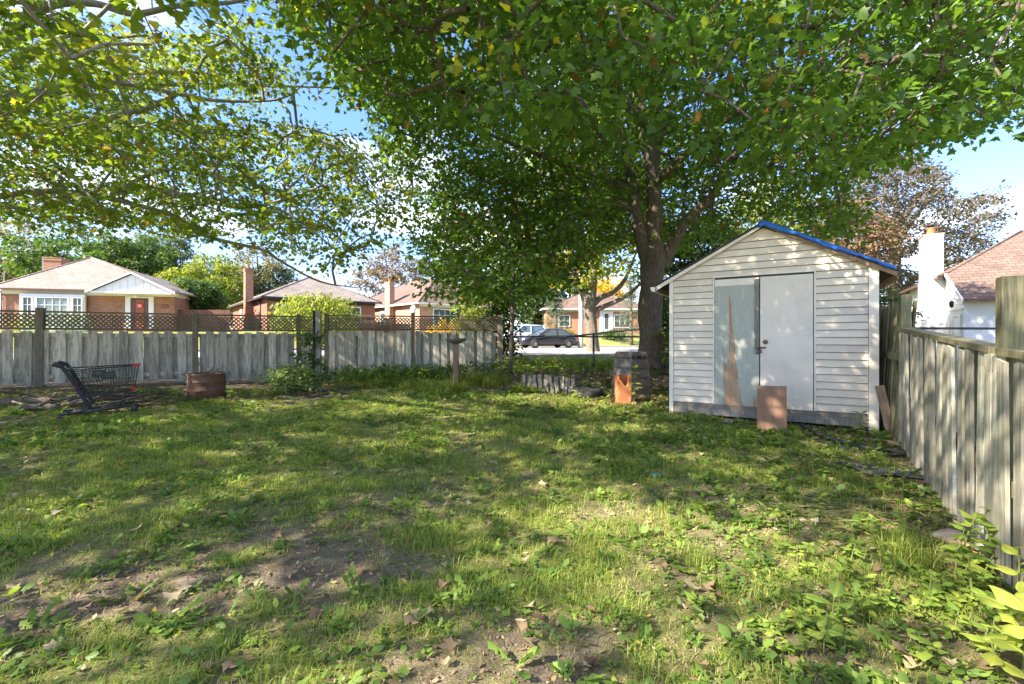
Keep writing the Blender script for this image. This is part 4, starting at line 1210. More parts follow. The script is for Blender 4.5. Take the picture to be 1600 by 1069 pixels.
def compost():
    p = place(986, 617)
    rt = empty('compost_bin', p, .35, 'dark grey-brown tapered plastic compost bin beside the maple trunk', 'compost bin')
    def ring(z, h, c=.34):
        h2 = h - c * h
        return [(-h, -h2, z), (-h2, -h, z), (h2, -h, z), (h, -h2, z), (h, h2, z), (h2, h, z), (-h2, h, z), (-h, h2, z)]
    b = MB(); V = []; lv = []
    for i in range(4):
        z0 = i * .195; h0 = .345 - i * .014
        lv += [(z0, h0), (z0 + .165, h0 - .022), (z0 + .175, h0 - .034), (z0 + .19, h0 - .036)]
    for z, h in lv: V += ring(z, h)
    F = [(i * 8 + k, i * 8 + (k + 1) % 8, (i + 1) * 8 + (k + 1) % 8, (i + 1) * 8 + k) for i in range(len(lv) - 1) for k in range(8)]
    b.add(V, F); b.build('bin_body', COMPOST, rt)
    b = MB(); V = ring(.775, .25) + ring(.79, .278) + ring(.87, .272) + ring(.90, .245) + ring(.905, .10)
    F = [(i * 8 + k, i * 8 + (k + 1) % 8, (i + 1) * 8 + (k + 1) % 8, (i + 1) * 8 + k) for i in range(4) for k in range(8)] + [tuple(range(32, 40)), tuple(range(8))[::-1]]
    b.add(V, F)
    lid = b.build('lid', COMPOST, rt)
    MB().box((0, -.272, .80), (.09, .04, .06)).build('latch', BLACKP, lid)
    for x in (-.19, .19): MB().box((x * .7, -.276, .80), (.05, .02, .05)).build('latch', BLACKP, lid)
    b = MB(); b.box((0, -.338, .11), (.30, .012, .16), (R(8), 0, 0)); b.build('hatch', COMPOST, rt)
    # yellow leaves on top
    return p
compost()

def flue():
    p = place(973, 629)
    rt = empty('clay_flue', p, .06, 'orange terracotta flue tile with a broken notched top standing in front of the compost bin', 'flue tile')
    h, w, t = .50, .118, .020
    b = MB()
    tops = {(-1, -1): h, (1, -1): h * .98, (1, 1): h * 1.0, (-1, 1): h * 1.02}
    # outer and inner walls as panels; the near wall has a deep slanting notch
    def wall(a, c, notch=False):
        ax, ay = a; cx, cy = c
        n = 9; V = []; 
        for i in range(n):
            s = i / (n - 1)
            x, y = ax + (cx - ax) * s, ay + (cy - ay) * s
            top = h
            if notch: top = float(np.interp(s, [0, .12, .62, .8, 1], [h - .05, h - .07, h - .21, h - .10, h - .0])) - .008 * math.sin(s * 19)
            nx, ny = (cy - ay), -(cx - ax); ln = math.hypot(nx, ny); nx, ny = nx / ln * t, ny / ln * t
            V += [(x, y, 0), (x, y, top), (x - nx, y - ny, top), (x - nx, y - ny, 0)]
        F = []
        for i in range(n - 1):
            for k in range(4): F.append((i * 4 + k, i * 4 + (k + 1) % 4, (i + 1) * 4 + (k + 1) % 4, (i + 1) * 4 + k)[::-1])
        F += [(0, 1, 2, 3), tuple((n - 1) * 4 + k for k in (3, 2, 1, 0))]
        b.add(V, F)
    q = w - .001
    wall((-w, -w), (w, -w), True)
    wall((w, -w + .001), (w, w - .001)); wall((w, w), (-w, w)); wall((-w, w - .001), (-w, -w + .001))
    b.build('tile_tube', TERRA, rt)
    MB().box((0, 0, .025), (w * 1.7, w * 1.7, .05)).build('soil_fill', LOG, rt)
flue()

def tyre():
    p = place(921, 622)
    rt = empty('old_tyre', p + (0, .2, 0), .2, 'old black tyre lying on the ground as a planter', 'tyre')
    R0, r0 = .215, .09
    b = MB(); N, K = 40, 12; V = []
    for i in range(N):
        a = 2 * math.pi * i / N
        for k in range(K):
            c = 2 * math.pi * k / K
            rr = R0 + r0 * max(-.8, min(.95, math.cos(c) * 1.15)) + (.006 if (i % 2 and abs(math.cos(c)) > .6 and math.cos(c) > 0) else 0)
            V.append((rr * math.cos(a), rr * math.sin(a), .085 + .085 * max(-1, min(1, math.sin(c) * 1.1))))
    F = [(i * K + k, ((i + 1) % N) * K + k, ((i + 1) % N) * K + (k + 1) % K, i * K + (k + 1) % K) for i in range(N) for k in range(K)]
    b.add(V, F, True); b.build('carcass', RUBBER, rt)
    MB().lathe([(0, .10), (.12, .09), (.17, .06)], sides=18).build('soil_fill', LOG, rt)
tyre()

def edging():
    rt = empty('stone_edging', (.35, 10.38, gz(.35, 10.2)), 0, 'low two-tier edging of upright grey concrete blocks holding the leafy bed', 'garden edging')
    rr = random.Random(8)
    me = []
    for i in range(4):
        b = MB(); r = random.Random(i)
        b.box((0, 0, .13), (.105, .10, .30), taper=.9); b.v = [(x + r.uniform(-.007, .007), y + r.uniform(-.007, .007), z + r.uniform(-.01, .01)) for x, y, z in b.v]
        me.append(b.mesh('edging_block', STONE))
    z0 = gz(.35, 10.2)
    for row, (n, x0, dy, zz) in enumerate(((10, -.05, 0, .16), (7, .20, -.17, -.03))):
        for i in range(n):
            x = x0 + i * .116; y = -.55 * x + dy - (.0 if row == 0 else .02)
            obj('block', me[rr.randrange(4)], rt, loc=(x, y, zz - .06 + rr.uniform(-.025, .02) + (gz(.35 + x, 10.2 + dy - .3) - z0)), rot=(rr.uniform(-.14, .06), rr.uniform(-.12, .12), -.5 + rr.uniform(-.2, .2)), scale=(rr.uniform(.85, 1.1), 1, rr.uniform(.75, 1.0)))
edging()

def lean_board():
    base = place(1206, 675)
    rt = MB()
    b = MB(); b.bounds((-.172, -.009, 0), (.172, .009, .625)); 
    b.v = [(x, y, z + (.006 if x > 0 and z > .3 else 0)) for x, y, z in b.v]
    o = b.build('plywood_board', PLYB, loc=(base[0], base[1] + .0, base[2] - .015), rot=(R(-14), 0, R(-29)))
    tag(o, 'brown plywood board leaning against the shed doors', 'board')
lean_board()

def ground_tube(pts, r, lift=.0, n=5):
    P = np.array([place(*p) for p in pts]); P[:, 2] += r + lift
    return catmull(P, n)
b = MB()
b.tube(ground_tube([(1252, 668), (1278, 682), (1310, 693), (1345, 702), (1385, 708), (1420, 712)], .028), .028, 8)
o = b.build('drain_pipe', BLACKP); tag(o, 'thick black corrugated pipe on the ground by the shed corner', 'pipe')
b = MB()
b.tube(ground_tube([(1250, 674), (1276, 689), (1312, 702), (1350, 710), (1390, 715), (1424, 714)], .018), .018, 8)
o = b.build('garden_hose', BLACKP); tag(o, 'thinner black hose lying along the corrugated pipe in front of the shed', 'hose')

def mat_patch():
    c = place(1396, 741); N = 12
    b = MB(); V = []
    rr = random.Random(6)
    for i in range(N + 1):
        for j in range(N + 1):
            u, v = i / N - .5, j / N - .5
            x = c[0] + u * .60 - v * .12 + rr.uniform(-.01, .01); y = c[1] + v * .34 - u * .22 + rr.uniform(-.01, .01)
            V.append((x, y, gz(x, y) + .03 + .012 * math.sin(u * 9) * math.cos(v * 7)))
    F = [(i * (N + 1) + j, (i + 1) * (N + 1) + j, (i + 1) * (N + 1) + j + 1, i * (N + 1) + j + 1) for i in range(N) for j in range(N)]
    b.add(V, F, True)
    o = b.build('rubber_mat', M('slate_mat', (.045, .045, .05), (.075, .072, .075), scale=12, rough=.9, b=.5)); md = o.modifiers.new('thickness', 'SOLIDIFY'); md.thickness = .012
    tag(o, 'flat dark grey mat on bare soil near the mossy fence', 'mat')
mat_patch()

# planks in the gap between shed and fence
p = place(1392, 690)
o = MB().bounds((-.05, -.014, 0), (.05, .014, .66)).build('plank', OLDWOOD, loc=(p[0] + .30, p[1] + .34, p[2] - .02), rot=(R(-4), R(-12), R(-50))); tag(o, 'brown plank leaning in the gap between shed and fence', 'plank')
p = place(1396, 696)
o = MB().bounds((-.30, -.05, 0), (.30, .05, .03)).build('plank', OLDWOOD, loc=(p[0] + .02, p[1] - .02, p[2] + .012), rot=(0, 0, R(125) - math.pi)); tag(o, 'short brown plank lying flat beside the shed corner', 'plank')
p = place(1140, 660)
o = MB().bounds((-.16, -.05, 0), (.16, .05, .04)).build('plank', GREYWOOD, loc=p, rot=(0, .1, R(60))); tag(o, 'short grey plank end lying under the shed sill', 'plank')
p = place(1481, 841)
b = MB(); b.lathe([(0, .05), (.07, .05), (.10, .03), (.105, .0), (0, 0)], sides=12); b.v = [(x * 1.15, y * .8, z * (1 + .3 * math.sin(x * 30)) - .012) for x, y, z in b.v]
o = b.build('pale_stone', M('pale_stone', (.33, .28, .24), (.26, .21, .18), rough=.9), loc=p); tag(o, 'smooth pale pinkish stone near the foot of the mossy fence', 'stone')
p = place(1026, 746)
b = MB(); b.box((0, 0, .018), (.085, .03, .028), (0, .2, .3)); b.box((.05, .01, .016), (.03, .025, .022), (.3, 0, .9))
o = b.build('plastic_scrap', M('blue_scrap', (.02, .25, .45), (.05, .3, .5), rough=.5), loc=p); tag(o, 'scrap of bright blue plastic lying in the grass', 'litter')

# dead logs and branches along the foot of the white fence
def branch_mb(pts, r0, r1, seed, knots=3):
    rr = random.Random(seed)
    P = catmull(pts, 5); n = len(P)
    P[1:-1] += np.array([[rr.uniform(-.012, .012) for _ in range(3)] for _ in range(n - 2)])
    rad = np.linspace(r0, r1, n) * np.array([rr.uniform(.9, 1.12) for _ in range(n)])
    b = MB(); b.tube(P, rad, 7)
    return b, P, rad
logs = [((-2, 636), (84, 632), .075, 'thick dead log lying at the fence foot, farthest from the drum', None),
        ((30, 643), (92, 641), .06, 'short pale split log in front of the thicker fence log', None)]
for k, (a, c, r, lab, g_) in enumerate(logs):
    A, C = place(*a), place(*c); A[2] += r * .8; C[2] += r * .8
    b, P, rad = branch_mb([A, (A + C) / 2 + (0, .03, .01), C], r, r * .8, k + 20)
    tag(b.build('log', LOG), lab, 'log')
brs = [((-4, 612, .30), (60, 620, .12), (140, 634, .06), .028), ((120, 640, .03), (190, 632, .12), (272, 615, .10), .034), ((105, 644, .04), (170, 640, .06), (250, 628, .06), .026),
       ((150, 636, .10), (215, 622, .22), (262, 612, .16), .024), ((60, 634, .10), (110, 622, .15), (130, 610, .30), .018), ((180, 634, .05), (235, 634, .04), (300, 622, .05), .016),
       ((95, 648, .02), (150, 646, .03), (215, 640, .02), .022), ((20, 628, .12), (75, 640, .08), (118, 630, .14), .016), ((140, 628, .16), (170, 618, .22), (236, 618, .10), .022), ((200, 628, .06), (260, 620, .05), (282, 630, .02), .014)]
for k, (a, m, c, r) in enumerate(brs):
    P = [place(q[0], q[1] + q[2] * 90) * (1, 1, 1) + np.array((0, 0, q[2])) for q in (a, m, c)]
    b, PP, rad = branch_mb(P, r, r * .35, 40 + k)
    rr = random.Random(k)
    for j in range(4):
        i = rr.randrange(3, len(PP) - 1); d = np.array([rr.uniform(-.3, .3), rr.uniform(-.2, .2), rr.uniform(.02, .2)])
        b.tube([PP[i], PP[i] + d * .5 + (0, 0, .02), PP[i] + d], [rad[i] * .5, rad[i] * .35, .003], 5)
    tk = 'thick' if rad[0] > .024 else 'thin'; tag(b.build('dead_branch', LOG), '%s dead fallen branch heaped under and beside the shopping cart' % tk, 'branch', '%s dead branches heaped at the fence foot' % tk)
for k in range(9):
    rr = random.Random(300 + k)
    x0 = rr.uniform(95, 150); y0 = rr.uniform(626, 640)
    P = [place(x0, y0) + (0, 0, .05 + rr.random() * .08), place(x0 + rr.uniform(40, 70), y0 - rr.uniform(2, 10)) + (0, 0, .08 + rr.random() * .1), place(x0 + rr.uniform(90, 150), y0 - rr.uniform(6, 18)) + (0, 0, .05 + rr.random() * .06)]
    b, PP, rad = branch_mb(P, rr.uniform(.018, .045), .012, 90 + k)
    tk = 'thick' if rad[0] > .024 else 'thin'; tag(b.build('dead_branch', LOG), '%s dead fallen branch heaped under and beside the shopping cart' % tk, 'branch', '%s dead branches heaped at the fence foot' % tk)
brs2 = [((485, 622, 0), (560, 606, .03), (640, 590, .10), .02), ((425, 632, 0), (470, 630, .01), (520, 634, 0), .012), ((520, 612, .03), (600, 604, .05), (660, 602, .03), .013)]
for k, (a, m, c, r) in enumerate(brs2):
    P = [place(q[0], q[1]) + np.array((0, 0, q[2] + r)) for q in (a, m, c)]
    b, PP, rad = branch_mb(P, r, r * .4, 70 + k)
    tag(b.build('dead_branch', LOG), ['long dead branch lying out from the vine-covered post', 'thin dead stick on the grass before the vine-covered post', 'thin dead stick tangled in weeds below the gapped fence'][k], 'branch')
# ------------------------------------------------------------------ leaves and trees
def leaf_template(kind):
    if kind == 'maple':
        h = [(.38, -.05), (.32, .17), (.57, .42), (.30, .47), (.20, .72)]
        out = [(0, 0)] + h + [(0, 1.0)] + [(-x, y) for x, y in h[::-1]]
        pts = [(0, .34)] + out
        F = [(0, 1 + i, 1 + (i + 1) % len(out)) for i in range(len(out))]
    elif kind == 'maple_low':
        pts = [(0, 0), (.38, -.02), (.56, .42), (.26, .6), (0, 1.0), (-.26, .6), (-.56, .42), (-.38, -.02)]
        F = [(0, 1, 2), (0, 2, 3), (0, 3, 4), (0, 4, 5), (0, 5, 6), (0, 6, 7)]
    elif kind == 'oval':
        pts = [(0, 0), (.22, .3), (.20, .62), (0, 1.0), (-.20, .62), (-.22, .3)]
        F = [(0, 1, 2), (0, 2, 3), (0, 3, 4), (0, 4, 5)]
    elif kind == 'diamond':
        pts = [(0, 0), (.3, .5), (0, 1.0), (-.3, .5)]
        F = [(0, 1, 2), (0, 2, 3)]
    elif kind == 'needle':
        pts = [(0, 0), (.10, .5), (0, 1.0), (-.10, .5)]
        F = [(0, 1, 2), (0, 2, 3)]
    elif kind == 'jagged':
        pts = [(0, 0), (.05, .16), (.14, .22), (.07, .34), (.19, .46), (.10, .58), (.20, .74), (0, 1.0), (-.20, .74), (-.10, .58), (-.19, .46), (-.07, .34), (-.14, .22), (-.05, .16), (0, .55)]
        F = [(14, i, (i + 1) % 14) for i in range(14)]
    elif kind == 'broad':
        pts = [(0, 0), (.24, .2), (.32, .45), (.22, .75), (0, 1.0), (-.22, .75), (-.32, .45), (-.24, .2), (0, .5)]
        F = [(8, i, (i + 1) % 8) for i in range(8)]
    P = np.array(pts, float)
    return P, np.array(F, np.int32)

def leaf_mesh(name, pos, tip, up, size, tone, mat, kind='maple', curl=.18, r=None):
    """many leaves in one mesh: pos (n,3) stalk end, tip direction, blade normal"""
    r = r or np.random.default_rng(1)
    P, F = leaf_template(kind); n = len(pos); k = len(P)
    tip = tip / (np.linalg.norm(tip, axis=1)[:, None] + 1e-9)
    nrm = up - tip * (up * tip).sum(1)[:, None]; nrm /= np.linalg.norm(nrm, axis=1)[:, None] + 1e-9
    side = np.cross(tip, nrm)
    cu = curl * r.uniform(-.3, 1.6, n)
    z = -(np.abs(P[None, :, 0]) * cu[:, None] * 1.2) - (P[None, :, 1] ** 2) * cu[:, None] * .6
    V = pos[:, None, :] + size[:, None, None] * (P[None, :, 0, None] * side[:, None, :] + P[None, :, 1, None] * tip[:, None, :] + z[:, :, None] * nrm[:, None, :])
    FF = (F[None] + (np.arange(n) * k)[:, None, None]).reshape(-1, F.shape[1])
    return np_mesh(name, V.reshape(-1, 3), FF.astype(np.int32), mat, False, {'tone': np.repeat(tone, k)})

def sticks_mesh(name, P0, P1, R0, R1, mat, sides=5):
    d = P1 - P0; L = np.linalg.norm(d, axis=1)[:, None]; d = d / (L + 1e-9)
    ref = np.where(np.abs(d[:, 2:3]) < .9, np.array([[0, 0, 1.0]]), np.array([[1.0, 0, 0]]))
    a = np.cross(d, ref); a /= np.linalg.norm(a, axis=1)[:, None]; b = np.cross(d, a)
    g = np.arange(sides) * 2 * math.pi / sides
    ring = np.cos(g)[None, :, None] * a[:, None, :] + np.sin(g)[None, :, None] * b[:, None, :]
    V = np.concatenate([P0[:, None, :] + R0[:, None, None] * ring, P1[:, None, :] + R1[:, None, None] * ring], 1)
    n = len(P0); base = (np.arange(n) * 2 * sides)[:, None]; k = np.arange(sides)[None]
    F = np.stack([base + k, base + (k + 1) % sides, base + sides + (k + 1) % sides, base + sides + k], -1).reshape(-1, 4)
    return np_mesh(name, V.reshape(-1, 3), F.astype(np.int32), mat, True)

def grow(seed_nodes, clusters, r, sag=.06, rmin=.007, rmul=.0062):
    """branch skeleton that reaches every leaf cluster from the given limb points"""
    seeds = np.asarray(seed_nodes, float)
    N = [p for p in seeds]; parent = [-1] * len(N); is_seed = [True] * len(N)
    d0 = np.array([np.min(np.linalg.norm(seeds - c, axis=1)) for c in clusters])
    order = np.argsort(d0)
    arr = np.zeros((len(seeds) + 4 * len(clusters), 3)); arr[:len(seeds)] = seeds; cnt = len(seeds)
    ends = []
    for ci in order:
        c = clusters[ci]
        d = np.linalg.norm(arr[:cnt] - c, axis=1)
        j = int(np.argmin(d + 0))
        p = arr[j]; L = d[j]
        steps = 1 if L < .5 else (2 if L < 1.2 else 3)
        prev = j
        off = r.normal(0, .07 * L, 3)
        for s in range(1, steps + 1):
            t = s / steps
            q = p * (1 - t) + c * t + off * math.sin(math.pi * t) + np.array([0, 0, sag * L * math.sin(math.pi * t)])
            arr[cnt] = q; parent.append(prev); prev = cnt; cnt += 1
        ends.append(prev)
    npar = np.array(parent); load = np.zeros(cnt); load[ends] += 1
    for i in range(cnt - 1, len(seeds) - 1, -1):
        load[npar[i]] += load[i]
    idx = np.arange(len(seeds), cnt)
    rad = rmin + rmul * np.sqrt(np.maximum(load, 1))
    par = npar[idx]
    r0 = np.where(par < len(seeds), rad[idx] * 1.15, np.minimum(rad[par], rad[idx] * 1.35))
    return arr[par], arr[idx], r0, rad[idx]

def limb_pts(pts, n=5):
    return catmull(np.array(pts, float), n)

def tree(name, label, base, trunk, limbs, clusters, spread, n_leaf, leaf_size, leaf_mat, bark, kind='maple', tone=None, seed=1, group=None, cat='tree', droop=.35, flat=.45, rmul=.0062, curl=.2, near_kind=None):
    """trunk, limbs: lists of (x, y, z, radius) in place coordinates; clusters: centres of leafy sprays"""
    r = np.random.default_rng(seed)
    rt = empty(name, base, 0, label, cat, group)
    off = np.array(base, float)
    seeds = []
    T = np.array(trunk, float); Pt = catmull(T[:, :3], 5); Rt = np.interp(np.linspace(0, 1, len(Pt)), np.linspace(0, 1, len(T)), T[:, 3])
    b = MB(); sd = 14 if T[0][3] > .15 else 8
    b.tube(Pt - off, Rt, sd)
    # root flare and uneven bark
    rr = random.Random(seed)
    b.v = [(x + .05 * T[0][3] * math.sin(z * 5 + 3 * math.atan2(y, x)), y + .05 * T[0][3] * math.cos(z * 4 + 2 * math.atan2(y, x)), z) for x, y, z in b.v]
    b.build('trunk', bark, rt)
    k = max(2, len(Pt) * (2 if limbs else 1) // 3)
    seeds += [p for p in Pt[k:]]
    for L in limbs:
        L = np.array(L, float); P = catmull(L[:, :3], 5); Rr = np.interp(np.linspace(0, 1, len(P)), np.linspace(0, 1, len(L)), L[:, 3])
        MB().tube(P - off, Rr, 9).build('limb', bark, rt)
        seeds += [p for p in P[3:]]
    clusters = np.asarray(clusters, float)
    p0, p1, r0, r1 = grow(seeds, clusters, r, rmul=rmul)
    tag(obj('branches', sticks_mesh('branches', p0 - off, p1 - off, r0, r1, bark, 5), rt), kind='stuff')
    # leaves: flat sprays round each cluster centre
    n = len(clusters)
    cnt = np.maximum(3, (n_leaf * r.uniform(.6, 1.4, n))).astype(int)
    ci = np.repeat(np.arange(n), cnt); m = len(ci)
    d = r.normal(0, 1, (m, 3)); d /= np.linalg.norm(d, axis=1)[:, None]
    rad = r.random(m) ** .5
    sp = spread * r.uniform(.75, 1.25, n)
    tilt = r.normal(0, .25, (n, 2))
    q = d * rad[:, None] * sp[ci][:, None]
    q[:, 2] = q[:, 2] * flat + q[:, 0] * tilt[ci, 0] + q[:, 1] * tilt[ci, 1] - .25 * (rad ** 2) * sp[ci] * droop * 2
    pos = clusters[ci] + q
    out = q.copy(); out[:, 2] *= .3
    tipd = out / (np.linalg.norm(out, axis=1)[:, None] + 1e-6) + r.normal(0, .5, (m, 3)); tipd[:, 2] -= droop + r.random(m) * .5
    up = np.array([0, 0, 1.0]) + r.normal(0, .42, (m, 3))
    size = leaf_size * r.uniform(.65, 1.2, m)
    tn = r.normal(.5, .17, m) if tone is None else tone(pos, ci, r)
    tag(obj('crown', leaf_mesh('crown', pos - off, tipd, up, size, np.clip(tn, 0, 1), leaf_mat, kind, curl, r), rt))
    return rt

def in_poly(poly, x, y):
    poly = np.asarray(poly, float); c = np.zeros(len(x), bool); j = len(poly) - 1
    for i in range(len(poly)):
        xi, yi = poly[i]; xj, yj = poly[j]
        c ^= ((yi > y) != (yj > y)) & (x < (xj - xi) * (y - yi) / (yj - yi + 1e-12) + xi)
        j = i
    return c
def in_poly_soft(poly, C, px, py, rad):
    """the whole spray, not only its centre, stays within the outline"""
    m = np.clip(.6 * rad * FPX / np.maximum(C[:, 1], .5), 0, 90)
    return in_poly(poly, px, py) & in_poly(poly, px - m, py) & in_poly(poly, px + m, py) & in_poly(poly, px, py + m * .55)
def proj(P):
    Y = np.maximum(P[:, 1], .3)
    return 800 + FPX * P[:, 0] / Y, HZ - FPX * (P[:, 2] - EYE) / Y

MAPLE = M_leaf('maple_leaf', [(.0, (.22, .09, .03)), (.07, (.15, .11, .03)), (.16, (.045, .095, .016)), (.5, (.085, .158, .03)), (.8, (.15, .235, .036)), (.93, (.22, .29, .032)), (1.0, (.50, .40, .03))], trans=.52, tgain=(1.9, 1.9, .8))
MAPLE_L = M_leaf('light_maple_leaf', [(.0, (.26, .12, .045)), (.10, (.19, .15, .035)), (.2, (.075, .12, .02)), (.5, (.13, .195, .026)), (.75, (.23, .27, .035)), (.9, (.42, .38, .04)), (1.0, (.62, .48, .03))], trans=.55, tgain=(1.7, 1.7, .8))

SPOTS = [((.75, 3.5), 1.5, .7), ((-.9, 7.6), 1.6, .6), ((1.6, 6.3), .9, .5), ((.9, 9.3), 1.6, .8), ((1.0, 2.3), 1.2, .5), ((.1, 2.1), 1.5, .42), ((2.0, 8.3), 1.1, .7), ((-2.6, 8.6), 2.0, .5), ((2.2, 2.5), .6, .5), ((-.6, 5.6), 1.0, .4), ((2.2, 5.0), .9, .4), ((1.2, 14.3), 3.6, 1.5), ((-3.4, 3.6), .9, .35)]  # both crowns are opened to drop sun patches on these spots
def sunny(C, r, p=.85):
    """True where a spray is dropped to shape the chosen sun patches on the lawn"""
    k = (C[:, 2] - .1) / math.tan(SUN_ELEV)
    gx = C[:, 0] - SUN_DIR[0] * k; gy = C[:, 1] - SUN_DIR[1] * k
    hit = np.zeros(len(C), bool)
    for (cx, cy), a, b in SPOTS:
        hit |= ((gx - cx) / a) ** 2 + ((gy - cy) / b) ** 2 < 1
    return hit & (r.random(len(C)) < p)

def over_shed(C):
    """sprays that keep the sun off the shed front"""
    k = (C[:, 2] - 1.4) / math.tan(SUN_ELEV)
    return ((C[:, 0] - SUN_DIR[0] * k - 3.7) ** 2 + (C[:, 1] - SUN_DIR[1] * k - 6.6) ** 2 < 1.7 ** 2) & (k > 0)
def thin(P, dmin, r):
    keep = []
    cell = {}
    for i in r.permutation(len(P)):
        k = tuple(np.floor(P[i] / dmin).astype(int))
        ok = True
        for dx in (-1, 0, 1):
            for dy in (-1, 0, 1):
                for dz in (-1, 0, 1):
                    for j in cell.get((k[0] + dx, k[1] + dy, k[2] + dz), ()):
                        if np.sum((P[i] - P[j]) ** 2) < dmin * dmin: ok = False; break
                    if not ok: break
                if not ok: break
            if not ok: break
        if ok: keep.append(i); cell.setdefault(k, []).append(i)
    return P[keep]

# ---- the big maple beside the shed
def big_maple():
    r = np.random.default_rng(21)
    w = lambda px, py, Y, rad: (*W(px, py, Y), rad)
    base = W(1019, 594, 12.0); base[2] = gz(base[0], 12.0) - .05
    trunk = [(base[0], 12.0, base[2] - .1, .46), w(1019, 575, 12.0, .36), w(1017, 540, 12.0, .31), w(1016, 490, 12.0, .295), w(1018, 440, 12.0, .30), w(1021, 400, 12.0, .32), w(1022, 365, 12.0, .21), w(1021, 290, 12.0, .185), w(1006, 190, 11.9, .15), w(985, 105, 11.8, .12), w(980, 20, 11.8, .085), w(978, -150, 12.0, .04)]
    limbs = [
        [w(1016, 420, 12.0, .20), w(1004, 380, 12.0, .185), w(994, 330, 12.1, .165), w(985, 270, 12.3, .14), w(968, 200, 12.6, .11), w(950, 100, 12.9, .08), w(935, -50, 13.2, .04)],
        [w(1021, 300, 12.0, .13), w(1027, 220, 12.3, .115), w(1033, 100, 12.4, .09), w(1046, 0, 12.5, .06), w(1060, -150, 12.6, .03)],
        [w(1034, 420, 12.0, .19), w(1046, 392, 11.95, .165), w(1073, 345, 11.8, .135), w(1118, 300, 11.6, .11), w(1136, 255, 11.5, .09), w(1195, 205, 11.2, .07), w(1300, 160, 10.8, .04)],
        [w(1006, 190, 11.9, .09), w(960, 150, 9.8, .07), w(880, 90, 7.8, .05), w(780, 60, 6.3, .03), w(640, 40, 5.4, .015)],
        [w(990, 300, 12.1, .10), w(932, 273, 11.9, .085), w(850, 245, 11.6, .06), w(770, 212, 10.8, .04), w(690, 180, 10, .02)],
        [w(1021, 290, 12.0, .10), w(1130, 190, 9.8, .08), w(1270, 120, 7.8, .055), w(1400, 90, 6.6, .035), w(1500, 90, 6.0, .02)],
        [w(985, 270, 12.3, .09), w(950, 230, 11.2, .06), w(905, 160, 9.5, .05), w(850, 140, 8, .03)],
        [w(990, 330, 12.1, .08), w(945, 312, 12.0, .065), w(880, 350, 12.2, .045), w(800, 378, 12.4, .03), w(730, 400, 12.3, .015)],
        [w(985, 285, 12.3, .07), w(940, 277, 12.6, .055), w(880, 280, 13.2, .04), w(800, 310, 13.6, .025)],
        [w(1008, 180, 11.9, .08), w(1090, 60, 11.5, .06), w(1200, -10, 11, .04), w(1320, -40, 10, .02)],
    ]
    near = [(380, -700), (395, 0), (430, 90), (500, 130), (545, 150), (560, 190), (640, 205), (720, 225), (800, 195), (870, 245), (960, 235), (1060, 190), (1150, 210), (1200, 245), (1320, 268), (1380, 262), (1442, 248), (1495, 232), (1550, 205), (1600, 178), (1900, 120), (1900, -700)]
    far = [(380, -700), (395, -10), (470, 60), (540, 140), (575, 200), (572, 255), (600, 290), (612, 335), (622, 380), (640, 425), (665, 455), (715, 470), (770, 480), (800, 470), (850, 455), (890, 425), (935, 405), (985, 375), (1050, 400), (1100, 385), (1135, 368), (1195, 338), (1262, 372), (1330, 382), (1362, 330), (1330, 285), (1400, 250), (1440, 235), (1500, 222), (1560, 190), (1900, 120), (1900, -700)]
    C = r.uniform([-6, 4.2, 2.0], [13, 19, 14.5], (60000, 3))
    e = ((C[:, 0] - 3.4) / 9.0) ** 2 + ((C[:, 1] - 11.2) / 7.9) ** 2 + ((C[:, 2] - 7.0) / 7.0) ** 2
    px, py = proj(C)
    isnear = C[:, 1] < 8.6
    ok = (e < 1.0) & np.where(isnear, in_poly_soft(near, C, px, py, .68), in_poly_soft(far, C, px, py, .68))
    # lower surface of the crown lifts towards its rim near the house
    ok &= C[:, 2] > np.where(isnear, 3.35, np.where(C[:, 0] > 5, 2.9, 2.05))
    # leave the trunk and main limbs in view
    clear = (px > 945) & (px < 1085) & (py > 120) & (C[:, 1] < 12.4)
    ok &= ~(clear & (r.random(len(C)) < np.where(py > 215, .93, .7)))
    clear2 = (px > 930) & (px < 1160) & (py > 270) & (C[:, 1] < 11.5)
    ok &= ~(clear2 & (r.random(len(C)) < .8))
    # upper inside of the crown is open
    ok &= ~((e < .35) & (r.random(len(C)) < .75))
    off = (py < -60)
    ok &= ~(off & (r.random(len(C)) < np.where(over_shed(C), .15, .74)))  # sprays above the frame kept mainly where they shade the shed
    ok &= ~sunny(C, r)
    ok &= ~((C[:, 1] > 9) & (r.random(len(C)) < .12))
    pocket = fbm(px / 55.0, py / 40.0 + C[:, 1] * .3, 2)
    ok &= ~((pocket > .64) & (r.random(len(C)) < .8))
    C = thin(C[ok], .58, r)
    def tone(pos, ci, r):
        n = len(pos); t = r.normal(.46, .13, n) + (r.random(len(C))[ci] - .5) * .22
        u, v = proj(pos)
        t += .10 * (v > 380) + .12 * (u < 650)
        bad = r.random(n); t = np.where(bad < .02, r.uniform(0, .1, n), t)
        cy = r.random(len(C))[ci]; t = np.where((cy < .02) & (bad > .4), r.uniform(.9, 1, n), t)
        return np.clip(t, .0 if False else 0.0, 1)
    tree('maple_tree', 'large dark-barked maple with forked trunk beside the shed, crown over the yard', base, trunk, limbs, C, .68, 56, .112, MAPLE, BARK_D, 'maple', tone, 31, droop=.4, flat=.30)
    return len(C)

